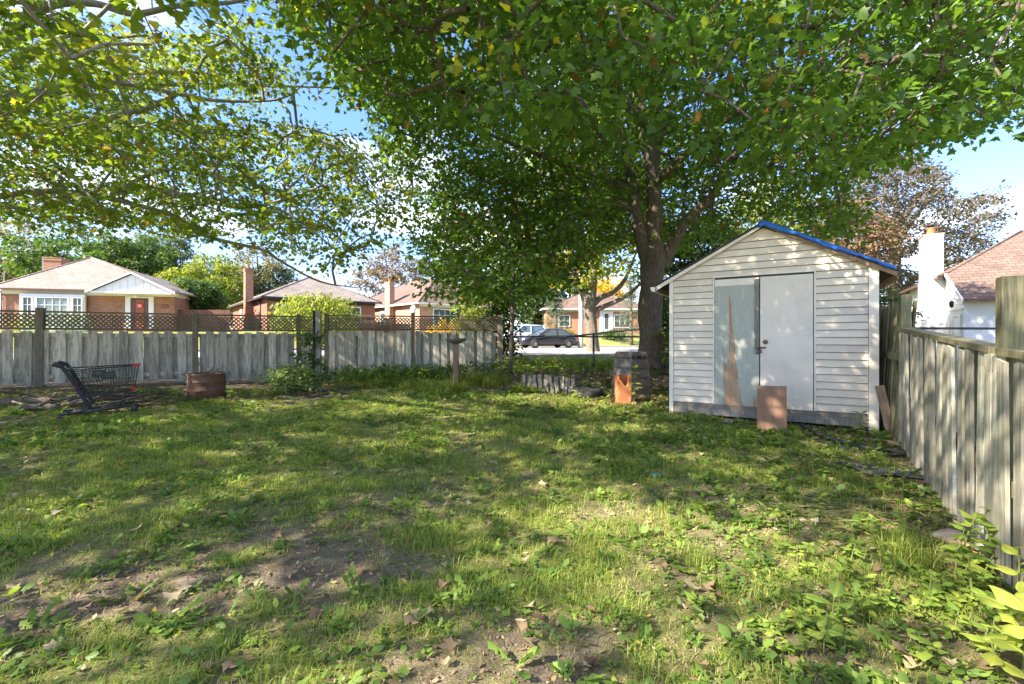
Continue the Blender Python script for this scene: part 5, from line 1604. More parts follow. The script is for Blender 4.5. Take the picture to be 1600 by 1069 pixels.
# ---- maple whose limbs reach in from beyond the frame; unseen crown extended for shade
def side_maple():
    r = np.random.default_rng(22)
    w = lambda px, py, Y, rad: (*W(px, py, Y), rad)
    bx, by = -13.6, 8.4
    base = (bx, by, gz(bx, by) - .05)
    trunk = [(bx, by, base[2] - .1, .5), (bx, by, 1.2, .36), (bx + .1, by, 2.6, .34), (bx + .3, by, 4.2, .30), (bx + .5, by - .1, 6.2, .22), (bx + .6, by - .1, 9, .13), (bx + .6, by, 12, .05)]
    S = lambda z, rad: (bx + .3, by, z, rad)
    limbs = [
        [S(4.4, .2), w(-180, 140, 8.6, .16), w(7, 56, 8.5, .10), w(37, 30, 8.4, .09), w(86, 7, 8.4, .07), w(150, 6, 8.4, .06), w(210, 22, 8.4, .055), w(285, 8, 8.4, .045), w(374, 2, 8.4, .03), w(450, -30, 8.4, .015)],
        [S(4.0, .16), w(-140, 170, 9, .12), w(26, 64, 9.2, .075), w(86, 49, 9.4, .06), w(150, 60, 9.6, .04), w(230, 55, 9.8, .02)],
        [S(3.7, .2), w(-150, 210, 9.6, .15), w(0, 178, 10, .10), w(67, 163, 10.2, .085), w(130, 190, 10.3, .08), w(187, 181, 10.4, .075), w(232, 168, 10.5, .07), w(270, 150, 10.6, .06), w(322, 116, 10.7, .045), w(370, 80, 10.8, .025)],
        [S(3.5, .17), w(-120, 190, 8.8, .12), w(60, 150, 9, .07), w(150, 133, 9.1, .055), w(198, 131, 9.2, .05), w(277, 146, 9.3, .045), w(337, 157, 9.4, .035), w(412, 158, 9.5, .025), w(450, 150, 9.6, .018), w(482, 125, 9.7, .01)],
        [S(3.0, .16), w(-100, 190, 9.2, .11), w(0, 184, 9.4, .06), w(56, 204, 9.5, .05), w(150, 225, 9.7, .035), w(240, 250, 10, .02)],
        [S(2.9, .17), w(-90, 310, 9.8, .12), w(0, 307, 10, .07), w(75, 298, 10.2, .06), w(170, 310, 10.3, .055), w(270, 337, 10.4, .05), w(307, 363, 10.5, .045), w(356, 378, 10.6, .04), w(412, 391, 10.7, .035), w(440, 409, 10.8, .03), w(500, 440, 10.9, .022), w(560, 450, 11, .012)],
        [w(170, 310, 10.3, .05), w(240, 270, 10.4, .045), w(307, 266, 10.4, .04), w(356, 281, 10.5, .032), w(404, 300, 10.6, .022), w(460, 310, 10.7, .012)],
        [w(240, 300, 10.35, .05), w(314, 307, 10.6, .045), w(337, 318, 10.7, .042), w(386, 324, 10.8, .036), w(420, 318, 10.9, .03), w(480, 300, 11, .022), w(540, 270, 11.2, .012)],
        [S(4.8, .14), (-11, 5.5, 6.4, .09), (-8.5, 3.2, 7.2, .06), (-6, 2.2, 7.4, .03)],
        [S(4.2, .14), (-11, 4.5, 5.4, .09), (-9, 1.5, 6, .06), (-7, -.5, 6.2, .03)],
        [S(5.6, .12), (-11, 8, 8, .08), (-8, 7.5, 9, .05), (-5, 7.5, 9.3, .02)],
        [S(5.2, .12), (-11, 11, 7.5, .08), (-8, 12.5, 8.4, .05), (-5, 13, 8.6, .02)],
    ]
    poly = [(-900, -900), (-900, 420), (-100, 340), (0, 345), (60, 352), (130, 362), (200, 356), (262, 366), (330, 380), (390, 385), (440, 400), (480, 432), (520, 440), (560, 480), (640, 482), (655, 430), (648, 395), (654, 360), (640, 320), (618, 280), (596, 245), (556, 212), (505, 198), (468, 196), (440, 175), (420, 150), (452, 130), (470, 110), (430, 85), (405, 40), (415, -20), (330, 30), (215, 62), (150, 25), (100, 18), (95, -900)]
    C = r.uniform([-20, -4.0, 2.3], [-.5, 16, 13], (90000, 3))
    px, py = proj(C)
    e = ((C[:, 0] + 9.8) / 9.8) ** 2 + ((C[:, 1] - 6.8) / 9.8) ** 2 + ((C[:, 2] - 7.2) / 5.8) ** 2
    inview = (px > -60) & (py > -60) & (C[:, 1] > .8)
    ok = (e < 1)
    low = np.where(C[:, 1] < 6.5, 3.6, 2.9)
    ok &= C[:, 2] > low
    okv = in_poly_soft(poly, C, px, py, .7) & ((C[:, 1] > 7.4) | ((px < 250) & (py > 20) & (py < 200)))
    ok &= np.where(inview, okv, r.random(len(C)) < np.where(over_shed(C), .8, .17))  # out-of-view sprays kept dense where they shade the shed
    ok &= ~((e < .3) & (r.random(len(C)) < .6))
    # open pockets of sky between the sprays
    hole = fbm(px / 70.0, py / 42.0, 2)
    ok &= ~(inview & (hole > .555) & (r.random(len(C)) < .93))
    ok &= ~sunny(C, r)
    C = thin(C[ok], .68, r)
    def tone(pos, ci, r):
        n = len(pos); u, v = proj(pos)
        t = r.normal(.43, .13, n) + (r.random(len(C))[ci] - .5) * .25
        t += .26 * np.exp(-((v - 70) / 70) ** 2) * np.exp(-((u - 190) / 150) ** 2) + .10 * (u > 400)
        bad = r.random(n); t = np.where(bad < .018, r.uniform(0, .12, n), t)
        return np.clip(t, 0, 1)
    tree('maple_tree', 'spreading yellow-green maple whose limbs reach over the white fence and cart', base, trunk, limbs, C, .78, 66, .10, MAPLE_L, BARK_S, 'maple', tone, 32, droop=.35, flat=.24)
    return len(C)
print('big maple sprays', big_maple())
print('side maple sprays', side_maple())

# ---- more trees
def blob_clusters(r, cx, cy, cz, rx, ry, rz, n, dmin, inner=.35, bottom=None, noise_s=.35):
    C = r.uniform(-1, 1, (n * 14, 3)); d = np.linalg.norm(C, axis=1)
    wob = .78 + noise_s * (fbm(C[:, 0] * 2.2 + cx, C[:, 2] * 2.2 + C[:, 1] * 1.5 + cy, 3) - .35)
    ok = (d < wob) & ((d > inner * wob) | (r.random(len(C)) < .2))
    C = C[ok] * (rx, ry, rz) + (cx, cy, cz)
    if bottom is not None: C = C[C[:, 2] > bottom]
    return thin(C, dmin, r)[:n]

def far_tree(label, px, top, bot, wpx, Y, mat, seed, n=110, leaf=.30, n_leaf=34, kind='diamond', bark=None, group='trees behind the houses', base=None, name='broadleaf_tree', trunk_r=.25, dmin=.7, spread=.85, sq=1.0, flat=.6, inner=.35, noise_s=.35, tone=None):
    r = np.random.default_rng(seed)
    c = W(px, (top + bot) / 2, Y); rx = wpx / 2 / FPX * Y; rz = (bot - top) / 2 / FPX * Y
    g = float(height(c[0], Y))
    C = blob_clusters(r, c[0], Y, c[2], rx * 1.12, rx * .95 * sq, rz * 1.12, n, dmin, inner, g + .8, noise_s)
    z1 = c[2] + rz * .4
    trunk = [(c[0], Y, g - .2, trunk_r * 1.3), (c[0] + .05, Y, g + .8, trunk_r), (c[0] + .1, Y, (g + z1) / 2, trunk_r * .8), (c[0], Y, z1, trunk_r * .3)]
    limbs = []
    for k in range(5):
        a = k * 1.257 + r.random(); zz = g + (z1 - g) * (.35 + .1 * k)
        limbs.append([(c[0], Y, zz, trunk_r * .5), (c[0] + rx * .35 * math.cos(a), Y + rx * .35 * math.sin(a), zz + rz * .25, trunk_r * .3), (c[0] + rx * .7 * math.cos(a), Y + rx * .7 * math.sin(a), zz + rz * .45, trunk_r * .1)])
    return tree(name, label, (c[0], Y, g), trunk, limbs, C, spread, int(n_leaf * 2.3), leaf * 1.2, mat, bark or BARK_G, kind, tone, seed, group, droop=.25, flat=flat, rmul=.012)

GRN = M_leaf('green_leaf', [(0, (.03, .06, .014)), (.5, (.065, .12, .024)), (1, (.13, .19, .035))])
DGRN = M_leaf('deep_green_leaf', [(0, (.028, .055, .022)), (.5, (.055, .095, .035)), (1, (.10, .15, .05))])
BGRN = M_leaf('blue_green_leaf', [(0, (.05, .075, .055)), (.5, (.10, .14, .10)), (1, (.18, .22, .17))])
YGRN = M_leaf('yellow_green_leaf', [(0, (.09, .13, .02)), (.5, (.21, .25, .035)), (1, (.42, .40, .06))])
OLIV = M_leaf('olive_leaf', [(0, (.10, .085, .035)), (.5, (.18, .16, .06)), (1, (.32, .27, .10))])
COPR = M_leaf('copper_leaf', [(0, (.065, .045, .035)), (.5, (.105, .085, .055)), (1, (.17, .155, .085))], trans=.3)
COPL = M_leaf('light_copper_leaf', [(0, (.13, .075, .05)), (.5, (.20, .135, .085)), (1, (.26, .205, .105))], trans=.35)
GOLD = M_leaf('golden_leaf', [(0, (.35, .22, .02)), (.5, (.55, .36, .03)), (1, (.62, .48, .06))])
SILV = M_leaf('silver_leaf', [(0, (.17, .21, .16)), (.5, (.30, .35, .28)), (1, (.45, .48, .40))], trans=.25)

far_tree('dark green layered tree directly behind the red brick bungalow roof', 150, 355, 470, 230, 46, GRN, 41, 170, .34, 34)
far_tree('pale brownish-green tree at the frame edge beyond the dark pole', 18, 325, 470, 120, 50, OLIV, 42, 120, .30, 26, noise_s=.5)
far_tree('blue-green tree between the dark layered tree and the bright yellow-green one', 255, 355, 480, 130, 54, BGRN, 43, 130, .30, 34)
far_tree('bright yellow-green tree above the reddish board fence', 322, 398, 500, 130, 47, YGRN, 44, 130, .28, 36)
far_tree('dark green bushy tree close against the side of the red brick bungalow', 300, 432, 505, 90, 33, GRN, 60, 110, .22, 34, dmin=.5, spread=.6)
far_tree('sparse olive tree above the tall red side chimney', 402, 370, 470, 105, 58, OLIV, 45, 70, .30, 20, noise_s=.5)
far_tree('dark blue-green tree behind the grey bungalow roof slope', 432, 412, 500, 90, 60, BGRN, 46, 90, .32, 30)
far_tree('reddish-brown tree behind the pale pink bungalow chimney', 612, 385, 490, 120, 62, COPL, 47, 110, .32, 26, noise_s=.5)
far_tree('dull green tree behind the pale pink bungalow roof', 700, 400, 500, 130, 66, DGRN, 48, 110, .36, 30)
far_tree('green tree behind the drooping maple branches', 800, 395, 500, 110, 60, GRN, 49, 100, .34, 30)
far_tree('dark bushy tree beyond the white car, left of the orange brick bungalow', 838, 425, 525, 75, 50, DGRN, 56, 120, .30, 34)
far_tree('dark green tree filling the gap between the red bungalow and the layered tree', 205, 372, 480, 150, 52, DGRN, 57, 150, .34, 34)
far_tree('mid green tree behind the reddish board fence and bright yellow-green tree', 370, 395, 500, 120, 60, GRN, 58, 120, .34, 34)
far_tree('dense green tree far behind the orange brick bungalow', 890, 400, 490, 130, 68, DGRN, 50, 110, .38, 30)
far_tree('yellowing tree between the forked street tree and the big maple trunk', 955, 425, 500, 70, 58, GOLD, 51, 60, .28, 22)
far_tree('green tree behind the shed and the big maple trunk', 1085, 330, 520, 150, 24, DGRN, 52, 150, .2, 40, dmin=.5, spread=.6)
far_tree('yellow-green tree rising right behind the shed roof', 1195, 270, 470, 170, 26, YGRN, 53, 130, .2, 30, dmin=.5, spread=.6)
# copper beech behind the white house: two-toned, sprays reaching sideways
def copper_beech():
    r = np.random.default_rng(61); Y = 36.0
    poly = [(1290, 470), (1285, 330), (1320, 270), (1370, 245), (1420, 240), (1470, 262), (1478, 300), (1490, 318), (1530, 300), (1560, 296), (1568, 335), (1545, 362), (1560, 385), (1540, 420), (1500, 470)]
    C = r.uniform([22, 31, 2.5], [40, 41, 18], (26000, 3)); px, py = proj(C)
    hole = fbm(px / 26.0, py / 14.0 - px / 60.0, 2)
    ok = in_poly(poly, px, py) & ~((hole > .54) & (px > 1400))
    C = thin(C[ok], .85, r)
    g = float(height(30, 36)); bx = W(1400, 400, Y)[0]
    trunk = [(bx, Y, g, .6), (bx, Y, 4, .45), (bx, Y, 8, .3), (bx, Y, 14, .08)]
    limbs = [[(bx, Y, 5 + k, .2), (bx + 2.5 * math.cos(k * 1.3), Y + 1.5 * math.sin(k * 1.3), 7 + k * 1.2, .12), (bx + 5 * math.cos(k * 1.3), Y + 2.5 * math.sin(k * 1.3), 8.5 + k * 1.2, .05)] for k in range(6)]
    tree('beech_tree', 'copper beech with open reddish sprays behind the white stucco house', (bx, Y, g), trunk, limbs, C, .95, 26, .26, COPR, BARK_G, 'diamond', None, 61, droop=.1, flat=.35, rmul=.010)
    far_tree('rusty pink-brown tree between shed roof and white chimney', 1338, 300, 470, 120, 31, COPL, 62, 140, .17, 38, dmin=.5, spread=.6, group=None)
copper_beech()

# grey forked street tree
def street_tree():
    r = np.random.default_rng(63); Y = 24.0
    w = lambda px, py, rad, y=Y: (*W(px, py, y), rad)
    b0 = W(927, 550, Y); b0[2] = float(height(b0[0], Y))
    trunk = [w(927, 556, .42), w(926, 540, .33), w(924, 510, .30), w(921, 485, .32), w(921, 470, .36), w(925, 452, .24), w(929, 430, .2), w(933, 395, .15), w(936, 330, .1), w(938, 250, .04)]
    limbs = [[w(918, 478, .25), w(912, 462, .20), w(902, 440, .15), w(893, 410, .11), w(885, 370, .06), w(880, 320, .03)],
             [w(925, 478, .18), w(938, 466, .15), w(958, 457, .13), w(972, 443, .11), w(982, 425, .09), w(992, 400, .05), w(1005, 370, .02)],
             [w(926, 487, .16), w(942, 480, .14), w(965, 470, .12), w(985, 458, .10), w(1004, 440, .08), w(1030, 420, .05), w(1060, 400, .02)]]
    C = r.uniform([-1, 19, 4.0], [9, 29, 15], (9000, 3)); px, py = proj(C)
    e = ((C[:, 0] - 4.3) / 4.6) ** 2 + ((C[:, 1] - 24) / 4.6) ** 2 + ((C[:, 2] - 9) / 5.2) ** 2
    ok = (e < 1) & (py < 446) & ~((px > 925) & (px < 1000) & (py > 425))
    C = thin(C[ok], .75, r)
    tone = lambda pos, ci, r: np.clip(r.normal(.55, .2, len(pos)) + .35 * (pos[:, 2] < 7.5) * (r.random(len(C))[ci] < .4), 0, 1)
    tree('street_tree', 'grey-barked street tree forking low beyond the chain-link fence', b0, trunk, limbs, C, .7, 26, .19, MAPLE_L, BARK_G, 'maple_low', tone, 63)
    # slim pale trunk behind it
    C = blob_clusters(np.random.default_rng(64), W(905, 440, 34)[0], 34, 8.0, 2.2, 2.2, 2.4, 60, .6)
    x = W(907, 440, 34)[0]; g = float(height(x, 34))
    tree('birch_tree', 'slim pale speckled birch trunk behind the forked street tree', (x, 34, g), [(x, 34, g - .1, .2), (x + .05, 34, 3, .17), (x, 34, 6, .13), (x, 34, 9.5, .04)], [], C, .6, 20, .2, GOLD, M('birch_bark', (.55, .53, .50), (.30, .28, .26), scale=9, b=.3, stretch=(1, 1, 3)), 'diamond', None, 64)
street_tree()

def spruce(label, px, top, bot, wpx, Y, seed):
    r = np.random.default_rng(seed); c = W(px, bot, Y); zt = W(px, top, Y)[2]; g = float(height(c[0], Y)); rx = wpx / 2 / FPX * Y
    C = []
    for k in range(170):
        t = r.random() ** .8; z = g + .6 + (zt - g - .6) * t; a = r.random() * 6.28; q = rx * (1 - t * .93) * r.uniform(.35, 1)
        C.append((c[0] + q * math.cos(a), Y + q * math.sin(a), z - q * .25))
    trunk = [(c[0], Y, g - .1, .2), (c[0], Y, (g + zt) / 2, .12), (c[0], Y, zt, .02)]
    tree('spruce_tree', label, (c[0], Y, g), trunk, [], np.array(C), .5, 26, .22, SILV if False else BGRN, BARK_D, 'needle', None, seed, cat='spruce', droop=.5, rmul=.006)
spruce('blue spruce beside the orange brick bungalow, seen past the maple trunk', 986, 430, 525, 62, 40, 71)
spruce('blue spruce left of the forked street tree, in front of the orange brick bungalow', 868, 448, 520, 55, 43, 72)

# thin tree by the end of the white fence
def thin_tree():
    r = np.random.default_rng(73); Y = 12.6
    w = lambda px, py, rad: (*W(px, py, Y), rad)
    b0 = W(797, 588, Y); b0[2] = gz(b0[0], Y)
    C = r.uniform([-2.2, 11.0, 2.6], [1.9, 14.5, 6.5], (2500, 3)); px, py = proj(C)
    C = thin(C[(py < 470) & (py > 250) & (px > 690) & (px < 900)], .6, r)
    tree('young_tree', 'slim straight young tree at the end of the gapped white fence', b0, [w(797, 594, .075), w(799, 540, .058), w(801, 470, .052), w(802, 400, .045), w(801, 330, .036), w(803, 260, .02)], [], C, .55, 24, .13, MAPLE, BARK_D, 'maple_low', None, 73)
thin_tree()

# ---- shrubs
def shrub(label, c, rx, ry, rz, mat, seed, n=60, leaf=.05, n_leaf=40, kind='oval', group=None, name='shrub', spread=.22, dmin=.15, droop=.3, cat='shrub', inner=.2, noise_s=.35, z0=None):
    r = np.random.default_rng(seed); g = float(ground(np.array([c[0]]), np.array([c[1]]))[0]) if z0 is None else z0
    C = blob_clusters(r, c[0], c[1], g + rz, rx, ry, rz * 1.15, n, dmin, inner, g + .05, noise_s)
    trunk = [(c[0], c[1], g - .03, .03), (c[0] + .02, c[1], g + rz * .5, .022), (c[0], c[1], g + rz * 1.1, .01)]
    rt = tree(name, label, (c[0], c[1], g), trunk, [], C, spread, n_leaf, leaf, mat, LOG, kind, None, seed, group, cat, droop, .7, rmul=.003)
    return rt
p = place(447, 618)
shrub('bushy pale green shrub at the foot of the white fence beside the vine-covered post', (p[0], p[1] + .35), .62, .4, .33, M_leaf('pale_shrub_leaf', [(0, (.11, .17, .05)), (.5, (.24, .31, .10)), (1, (.40, .46, .20))]), 81, 60, .085, 34, 'broad')
# vine up the post
def vine():
    r = np.random.default_rng(82); g = gz(-4.42, 10.4)
    C = []
    for k in range(46):
        z = g + .2 + 1.15 * r.random() ** 1.2; C.append((-4.42 + r.normal(-.12, .16), 10.32 + r.normal(0, .10), z))
    tree('climbing_vine', 'leafy green vine climbing the old grey post', (-4.5, 10.36, g), [(-4.5, 10.36, g, .014), (-4.48, 10.33, g + .6, .012), (-4.44, 10.34, g + 1.3, .006)], [], C, .17, 9, .085, GRN, LOG, 'maple_low', None, 82, cat='vine', rmul=.002)
    g2 = gz(3.9, 11.6)
    C = [(3.95 + r.normal(.12, .22), 11.6 + r.normal(0, .12), g2 + .1 + 1.1 * r.random()) for k in range(40)]
    tree('climbing_vine', 'leafy vine at the base of the big maple trunk', (3.95, 11.62, g2), [(3.95, 11.62, g2, .012), (3.9, 11.62, g2 + .5, .01), (3.8, 11.62, g2 + 1.0, .005)], [], C, .17, 10, .11, YGRN, LOG, 'broad', None, 83, cat='vine', rmul=.002)
vine()
WSH = W(494, 500, 27.0)
shrub('weeping yellow-green shrub in front of the grey-roofed bungalow', (WSH[0], 27.0), 2.7, 1.9, 1.55, YGRN, 84, 190, .20, 34, 'diamond', None, 'weeping_shrub', .55, .4, 1.2, z0=.95 + .3)
q = W(106, 490, 25.0)
shrub('rounded silvery clipped shrub in front of the bow window', (q[0], 25.0), 1.05, 1.0, .78, SILV, 85, 110, .16, 40, 'needle', None, 'round_shrub', .35, .26, .1, noise_s=.1, z0=1.45)
q = W(40, 505, 22.0)
shrub('small yellow-green conifer shrub seen through the lattice', (q[0], 22.0), .8, .7, .8, YGRN, 86, 70, .16, 30, 'needle', None, 'shrub', .3, .26, .3, z0=1.0)
for k, (px, Y, rx, rz, m, lab) in enumerate(((560, 30, 1.0, .55, GRN, 'green shrub below the pale pink bungalow seen through lattice'), (745, 20, 1.4, 1.3, YGRN, 'yellow-leaved shrub behind the end of the lattice fence'), (700, 26, 1.2, .9, GOLD, 'golden shrub in front of the pale pink bungalow windows'),
                                            (786, 15.2, .7, 1.3, GRN, 'tall green bush between lattice fence end and young tree'), (880, 38, 1.6, .7, OLIV, 'rust-tinted shrub before the orange brick bungalow'), (960, 42, 1.3, .5, GRN, 'low green shrub by the white door of the orange bungalow'),
                                            (1046, 17.5, 1.0, 1.4, GRN, 'green bush on the verge behind the maple trunk'), (1075, 13.5, .9, 1.1, GRN, 'leafy green bush between the maple trunk and the shed'), (1380, 12.0, .8, 1.2, DGRN, 'dark green bush behind the leaning fence boards'))):
    p = W(px, 520, Y)
    shrub(lab, (p[0], Y), rx, rx * .8, rz, m, 90 + k, 80, .13 if Y < 16 else .18, 30, 'diamond' if Y > 16 else 'broad', None, 'shrub', .34, .25)
# ------------------------------------------------------------------ lawn, weeds, litter
GRASS = M_leaf('grass_blade', [(0, (.50, .43, .21)), (.16, (.40, .36, .13)), (.30, (.16, .21, .036)), (.6, (.255, .325, .06)), (1, (.39, .44, .10))], trans=.45, rough=.6)
WEED = M_leaf('weed_leaf', [(0, (.07, .125, .024)), (.5, (.14, .225, .04)), (.85, (.24, .33, .055)), (1, (.40, .42, .075))], trans=.4)
LITTER = M_leaf('dead_leaf', [(0, (.09, .055, .035)), (.3, (.20, .125, .07)), (.55, (.34, .25, .14)), (.75, (.48, .39, .24)), (.88, (.52, .37, .05)), (1, (.20, .26, .06))], trans=.2, rough=.75)

def visible(x, y, margin=40):
    px = 800 + FPX * x / np.maximum(y, .2)
    return (px > -margin) & (px < 1600 + margin)
def not_built(x, y):
    """outside shed, beyond fences"""
    sx = (x - 2.54) * .8506 - (y - 7.34) * .5259; sy = (x - 2.54) * .5259 + (y - 7.34) * .8506
    shed = (sx > -.02) & (sx < 2.67) & (sy > -.0) & (sy < 3.1)
    fence = x > 1.277 + .619 * y - .0
    back = y > np.where(x < -5.4, 12.66 + (x + 5.4) * .485 - .05, 13.9)
    return ~shed & ~fence & ~back

def scatter(n, y0, y1, r):
    y = np.sqrt(r.random(n) * (y1 ** 2 - y0 ** 2) + y0 ** 2)
    x = (r.random(n) * 2 - 1) * 1.16 * y
    return x, y

def grass():
    r = np.random.default_rng(101)
    Xs, Ys, Hs, Ws = [], [], [], []
    for (y0, y1, dens, w, tuft) in ((1.6, 3.2, 8200, .0036, 1), (3.2, 5.2, 4600, .0046, 1), (5.2, 8.5, 1900, .0070, 1), (8.5, 13.8, 600, .011, 1)):
        area = 1.16 * (y1 ** 2 - y0 ** 2); n = int(area * dens)
        x, y = scatter(n, y0, y1, r)
        cl = fbm(x * 3.2 + 40, y * 3.2, 3); pf = fbm(x * .9 + 11, y * .9 + 4, 3)
        ba = bareness(x, y)
        pr = np.clip((1.0 - ba * 1.15), 0.03, 1) * np.clip((cl - .28) * 3.0, .12, 1)
        ok = (r.random(n) < pr) & not_built(x, y)
        x, y = x[ok], y[ok]
        h = (.014 + .048 * r.random(len(x)) ** 1.4) * (.55 + 1.1 * cl[ok]) * (1.15 - .5 * ba[ok])
        Xs.append(x); Ys.append(y); Hs.append(h); Ws.append(np.full(len(x), w))
    # extra long tufts
    tufts = [(place(690, 612), .55, 1500, .30), (place(725, 600), .45, 900, .34), (place(650, 606), .4, 700, .26), (place(560, 606), .5, 600, .24), (place(605, 602), .5, 700, .26), (place(765, 600), .45, 700, .30), (place(820, 612), .35, 350, .2), (place(380, 618), .5, 350, .18), (place(1420, 880), .16, 260, .20), (place(1400, 850), .12, 150, .16), (place(1085, 875), .14, 200, .12), (place(1345, 790), .3, 160, .14), (place(640, 840), .3, 300, .08), (place(760, 905), .3, 350, .08), (place(1000, 735), .4, 400, .09)]
    for p, rad, n, hh in tufts:
        a = r.random(n) * 6.28; q = rad * np.sqrt(r.random(n))
        x = p[0] + q * np.cos(a); y = p[1] + q * np.sin(a) * .8
        Xs.append(x); Ys.append(y); Hs.append(hh * r.uniform(.5, 1.1, n)); Ws.append(np.full(n, .004 if p[1] < 5 else .009))
    x = np.concatenate(Xs); y = np.concatenate(Ys); h = np.concatenate(Hs); w = np.concatenate(Ws)
    n = len(x); z = ground(x, y) - .004
    a = r.random(n) * 6.283; lean = np.clip(r.normal(.8, .5, n), .05, 2.0); dx, dy = np.cos(a), np.sin(a)
    sx, sy = -dy, dx
    V = np.zeros((n, 5, 3))
    base = np.stack([x, y, z], 1)
    bend1 = h * lean * .35; bend2 = h * lean * 1.1
    for i, s in ((0, -1), (1, 1)):
        V[:, i] = base + np.stack([s * sx * w / 2, s * sy * w / 2, 0 * w], 1)
        V[:, 2 + i] = base + np.stack([dx * bend1 + s * sx * w * .42, dy * bend1 + s * sy * w * .42, h * .6], 1)
    V[:, 4] = base + np.stack([dx * bend2, dy * bend2, h * (1.0 - .25 * lean)], 1)
    F4 = np.array([[0, 1, 3, 2]]); F3 = np.array([[2, 3, 4]])
    o = (np.arange(n) * 5)[:, None]
    tone = np.clip(r.normal(.58, .16, n) + .35 * (fbm(x * 1.6, y * 1.6 + 9, 3) - .5) - .38 * (r.random(n) < (.10 + .35 * bareness(x, y))), 0, 1)
    me = np_mesh('grass', V.reshape(-1, 3), [(F4 + o).astype(np.int32), (F3 + o).astype(np.int32)], GRASS, False, {'tone': np.repeat(tone, 5)})
    tag(obj('grass', me), 'patchy lawn grass', None, None, 'stuff')
    return n

def weeds():
    """low broadleaf ground cover: rosettes, clover, ivy"""
    r = np.random.default_rng(102)
    Xs, Ys, Sz, Cn = [], [], [], []
    for (y0, y1, dens) in ((1.6, 3.4, 230), (3.4, 6, 170), (6, 9, 80), (9, 13.8, 34)):
        n = int(1.16 * (y1 ** 2 - y0 ** 2) * dens)
        x, y = scatter(n, y0, y1, r)
        cl = fbm(x * 1.7 - 8, y * 1.7 + 20, 3); ba = bareness(x, y)
        right = sstep(.3, 2.2, x) * (y < 8)
        pr = np.clip((cl - .30 + .18 * right) * 2.6, .05, 1) * np.clip(1.05 - ba * .85 + .55 * right, .06, 1)
        ok = (r.random(n) < pr) & not_built(x, y)
        Xs.append(x[ok]); Ys.append(y[ok]); Sz.append((.017 + .034 * r.random(ok.sum()) ** 2.2) * (1 + .35 * (y[ok] > 5)))
    # dense cover in front of the chain-link fence, in the bed, at the fence foot
    for (cx, cy, rx, ry, n, s) in ((.6, 13.3, 2.0, .5, 170, .05), (2.6, 13.3, 1.5, .5, 110, .05), (-2.6, 12.2, 2.5, .6, 900, .065), (.3, 10.0, .4, .25, 60, .07), (-.9, 9.4, .9, .5, 160, .05), (1.6, 9.3, .5, .3, 70, .06), (-3.6, 11.4, 1.2, .7, 220, .06), (3.2, 8.4, .5, .4, 60, .06), (-7, 9.3, 1.6, .4, 120, .05), (.9, 14.7, 3.0, .7, 620, .06), (3.4, 14.7, 2.0, .7, 360, .06)):
        x = cx + r.normal(0, .5, n) * rx; y = cy + r.normal(0, .5, n) * ry
        Xs.append(x); Ys.append(y); Sz.append(s * r.uniform(.6, 1.2, n))
    x = np.concatenate(Xs); y = np.concatenate(Ys); s = np.concatenate(Sz); n = len(x)
    k = r.integers(4, 9, n); ci = np.repeat(np.arange(n), k); m = len(ci)
    a = r.random(m) * 6.283; el = r.uniform(-.05, .75, m)
    tip = np.stack([np.cos(a) * np.cos(el), np.sin(a) * np.cos(el), np.sin(el)], 1)
    tall = np.where(y > 14, 1.5, np.where(y > 11, np.where(x > -.4, .6, 1.8), .5))[ci] * s[ci] * 2.2 * r.random(m)
    off = .35 * s[ci]
    pos = np.stack([x[ci] + np.cos(a) * off + r.normal(0, .25, m) * s[ci], y[ci] + np.sin(a) * off + r.normal(0, .25, m) * s[ci], ground(x[ci], y[ci]) + .004 + tall * np.where(y[ci] > 11, 1.5, .6)], 1)
    size = s[ci] * r.uniform(.7, 1.7, m)
    tone = np.clip(r.normal(.45, .2, m) + .3 * (r.random(n)[ci] - .5) + .45 * (y[ci] > 13.9), 0, 1)
    kinds = r.integers(0, 3, n)[ci]
    size = np.where(kinds == 2, size * 1.7, size)
    for flag, kd, nm in ((0, 'oval', 'ground_cover_weeds'), (1, 'broad', 'ground_cover_weeds'), (2, 'jagged', 'ground_cover_weeds')):
        q = kinds == flag
        me = leaf_mesh(nm, pos[q], tip[q], np.array([0, 0, 1.0]) + r.normal(0, .3, (q.sum(), 3)), size[q], tone[q], WEED, kd, .25, r)
        tag(obj(nm, me), 'low broadleaf weeds spread through the lawn', None, None, 'stuff')
    return m

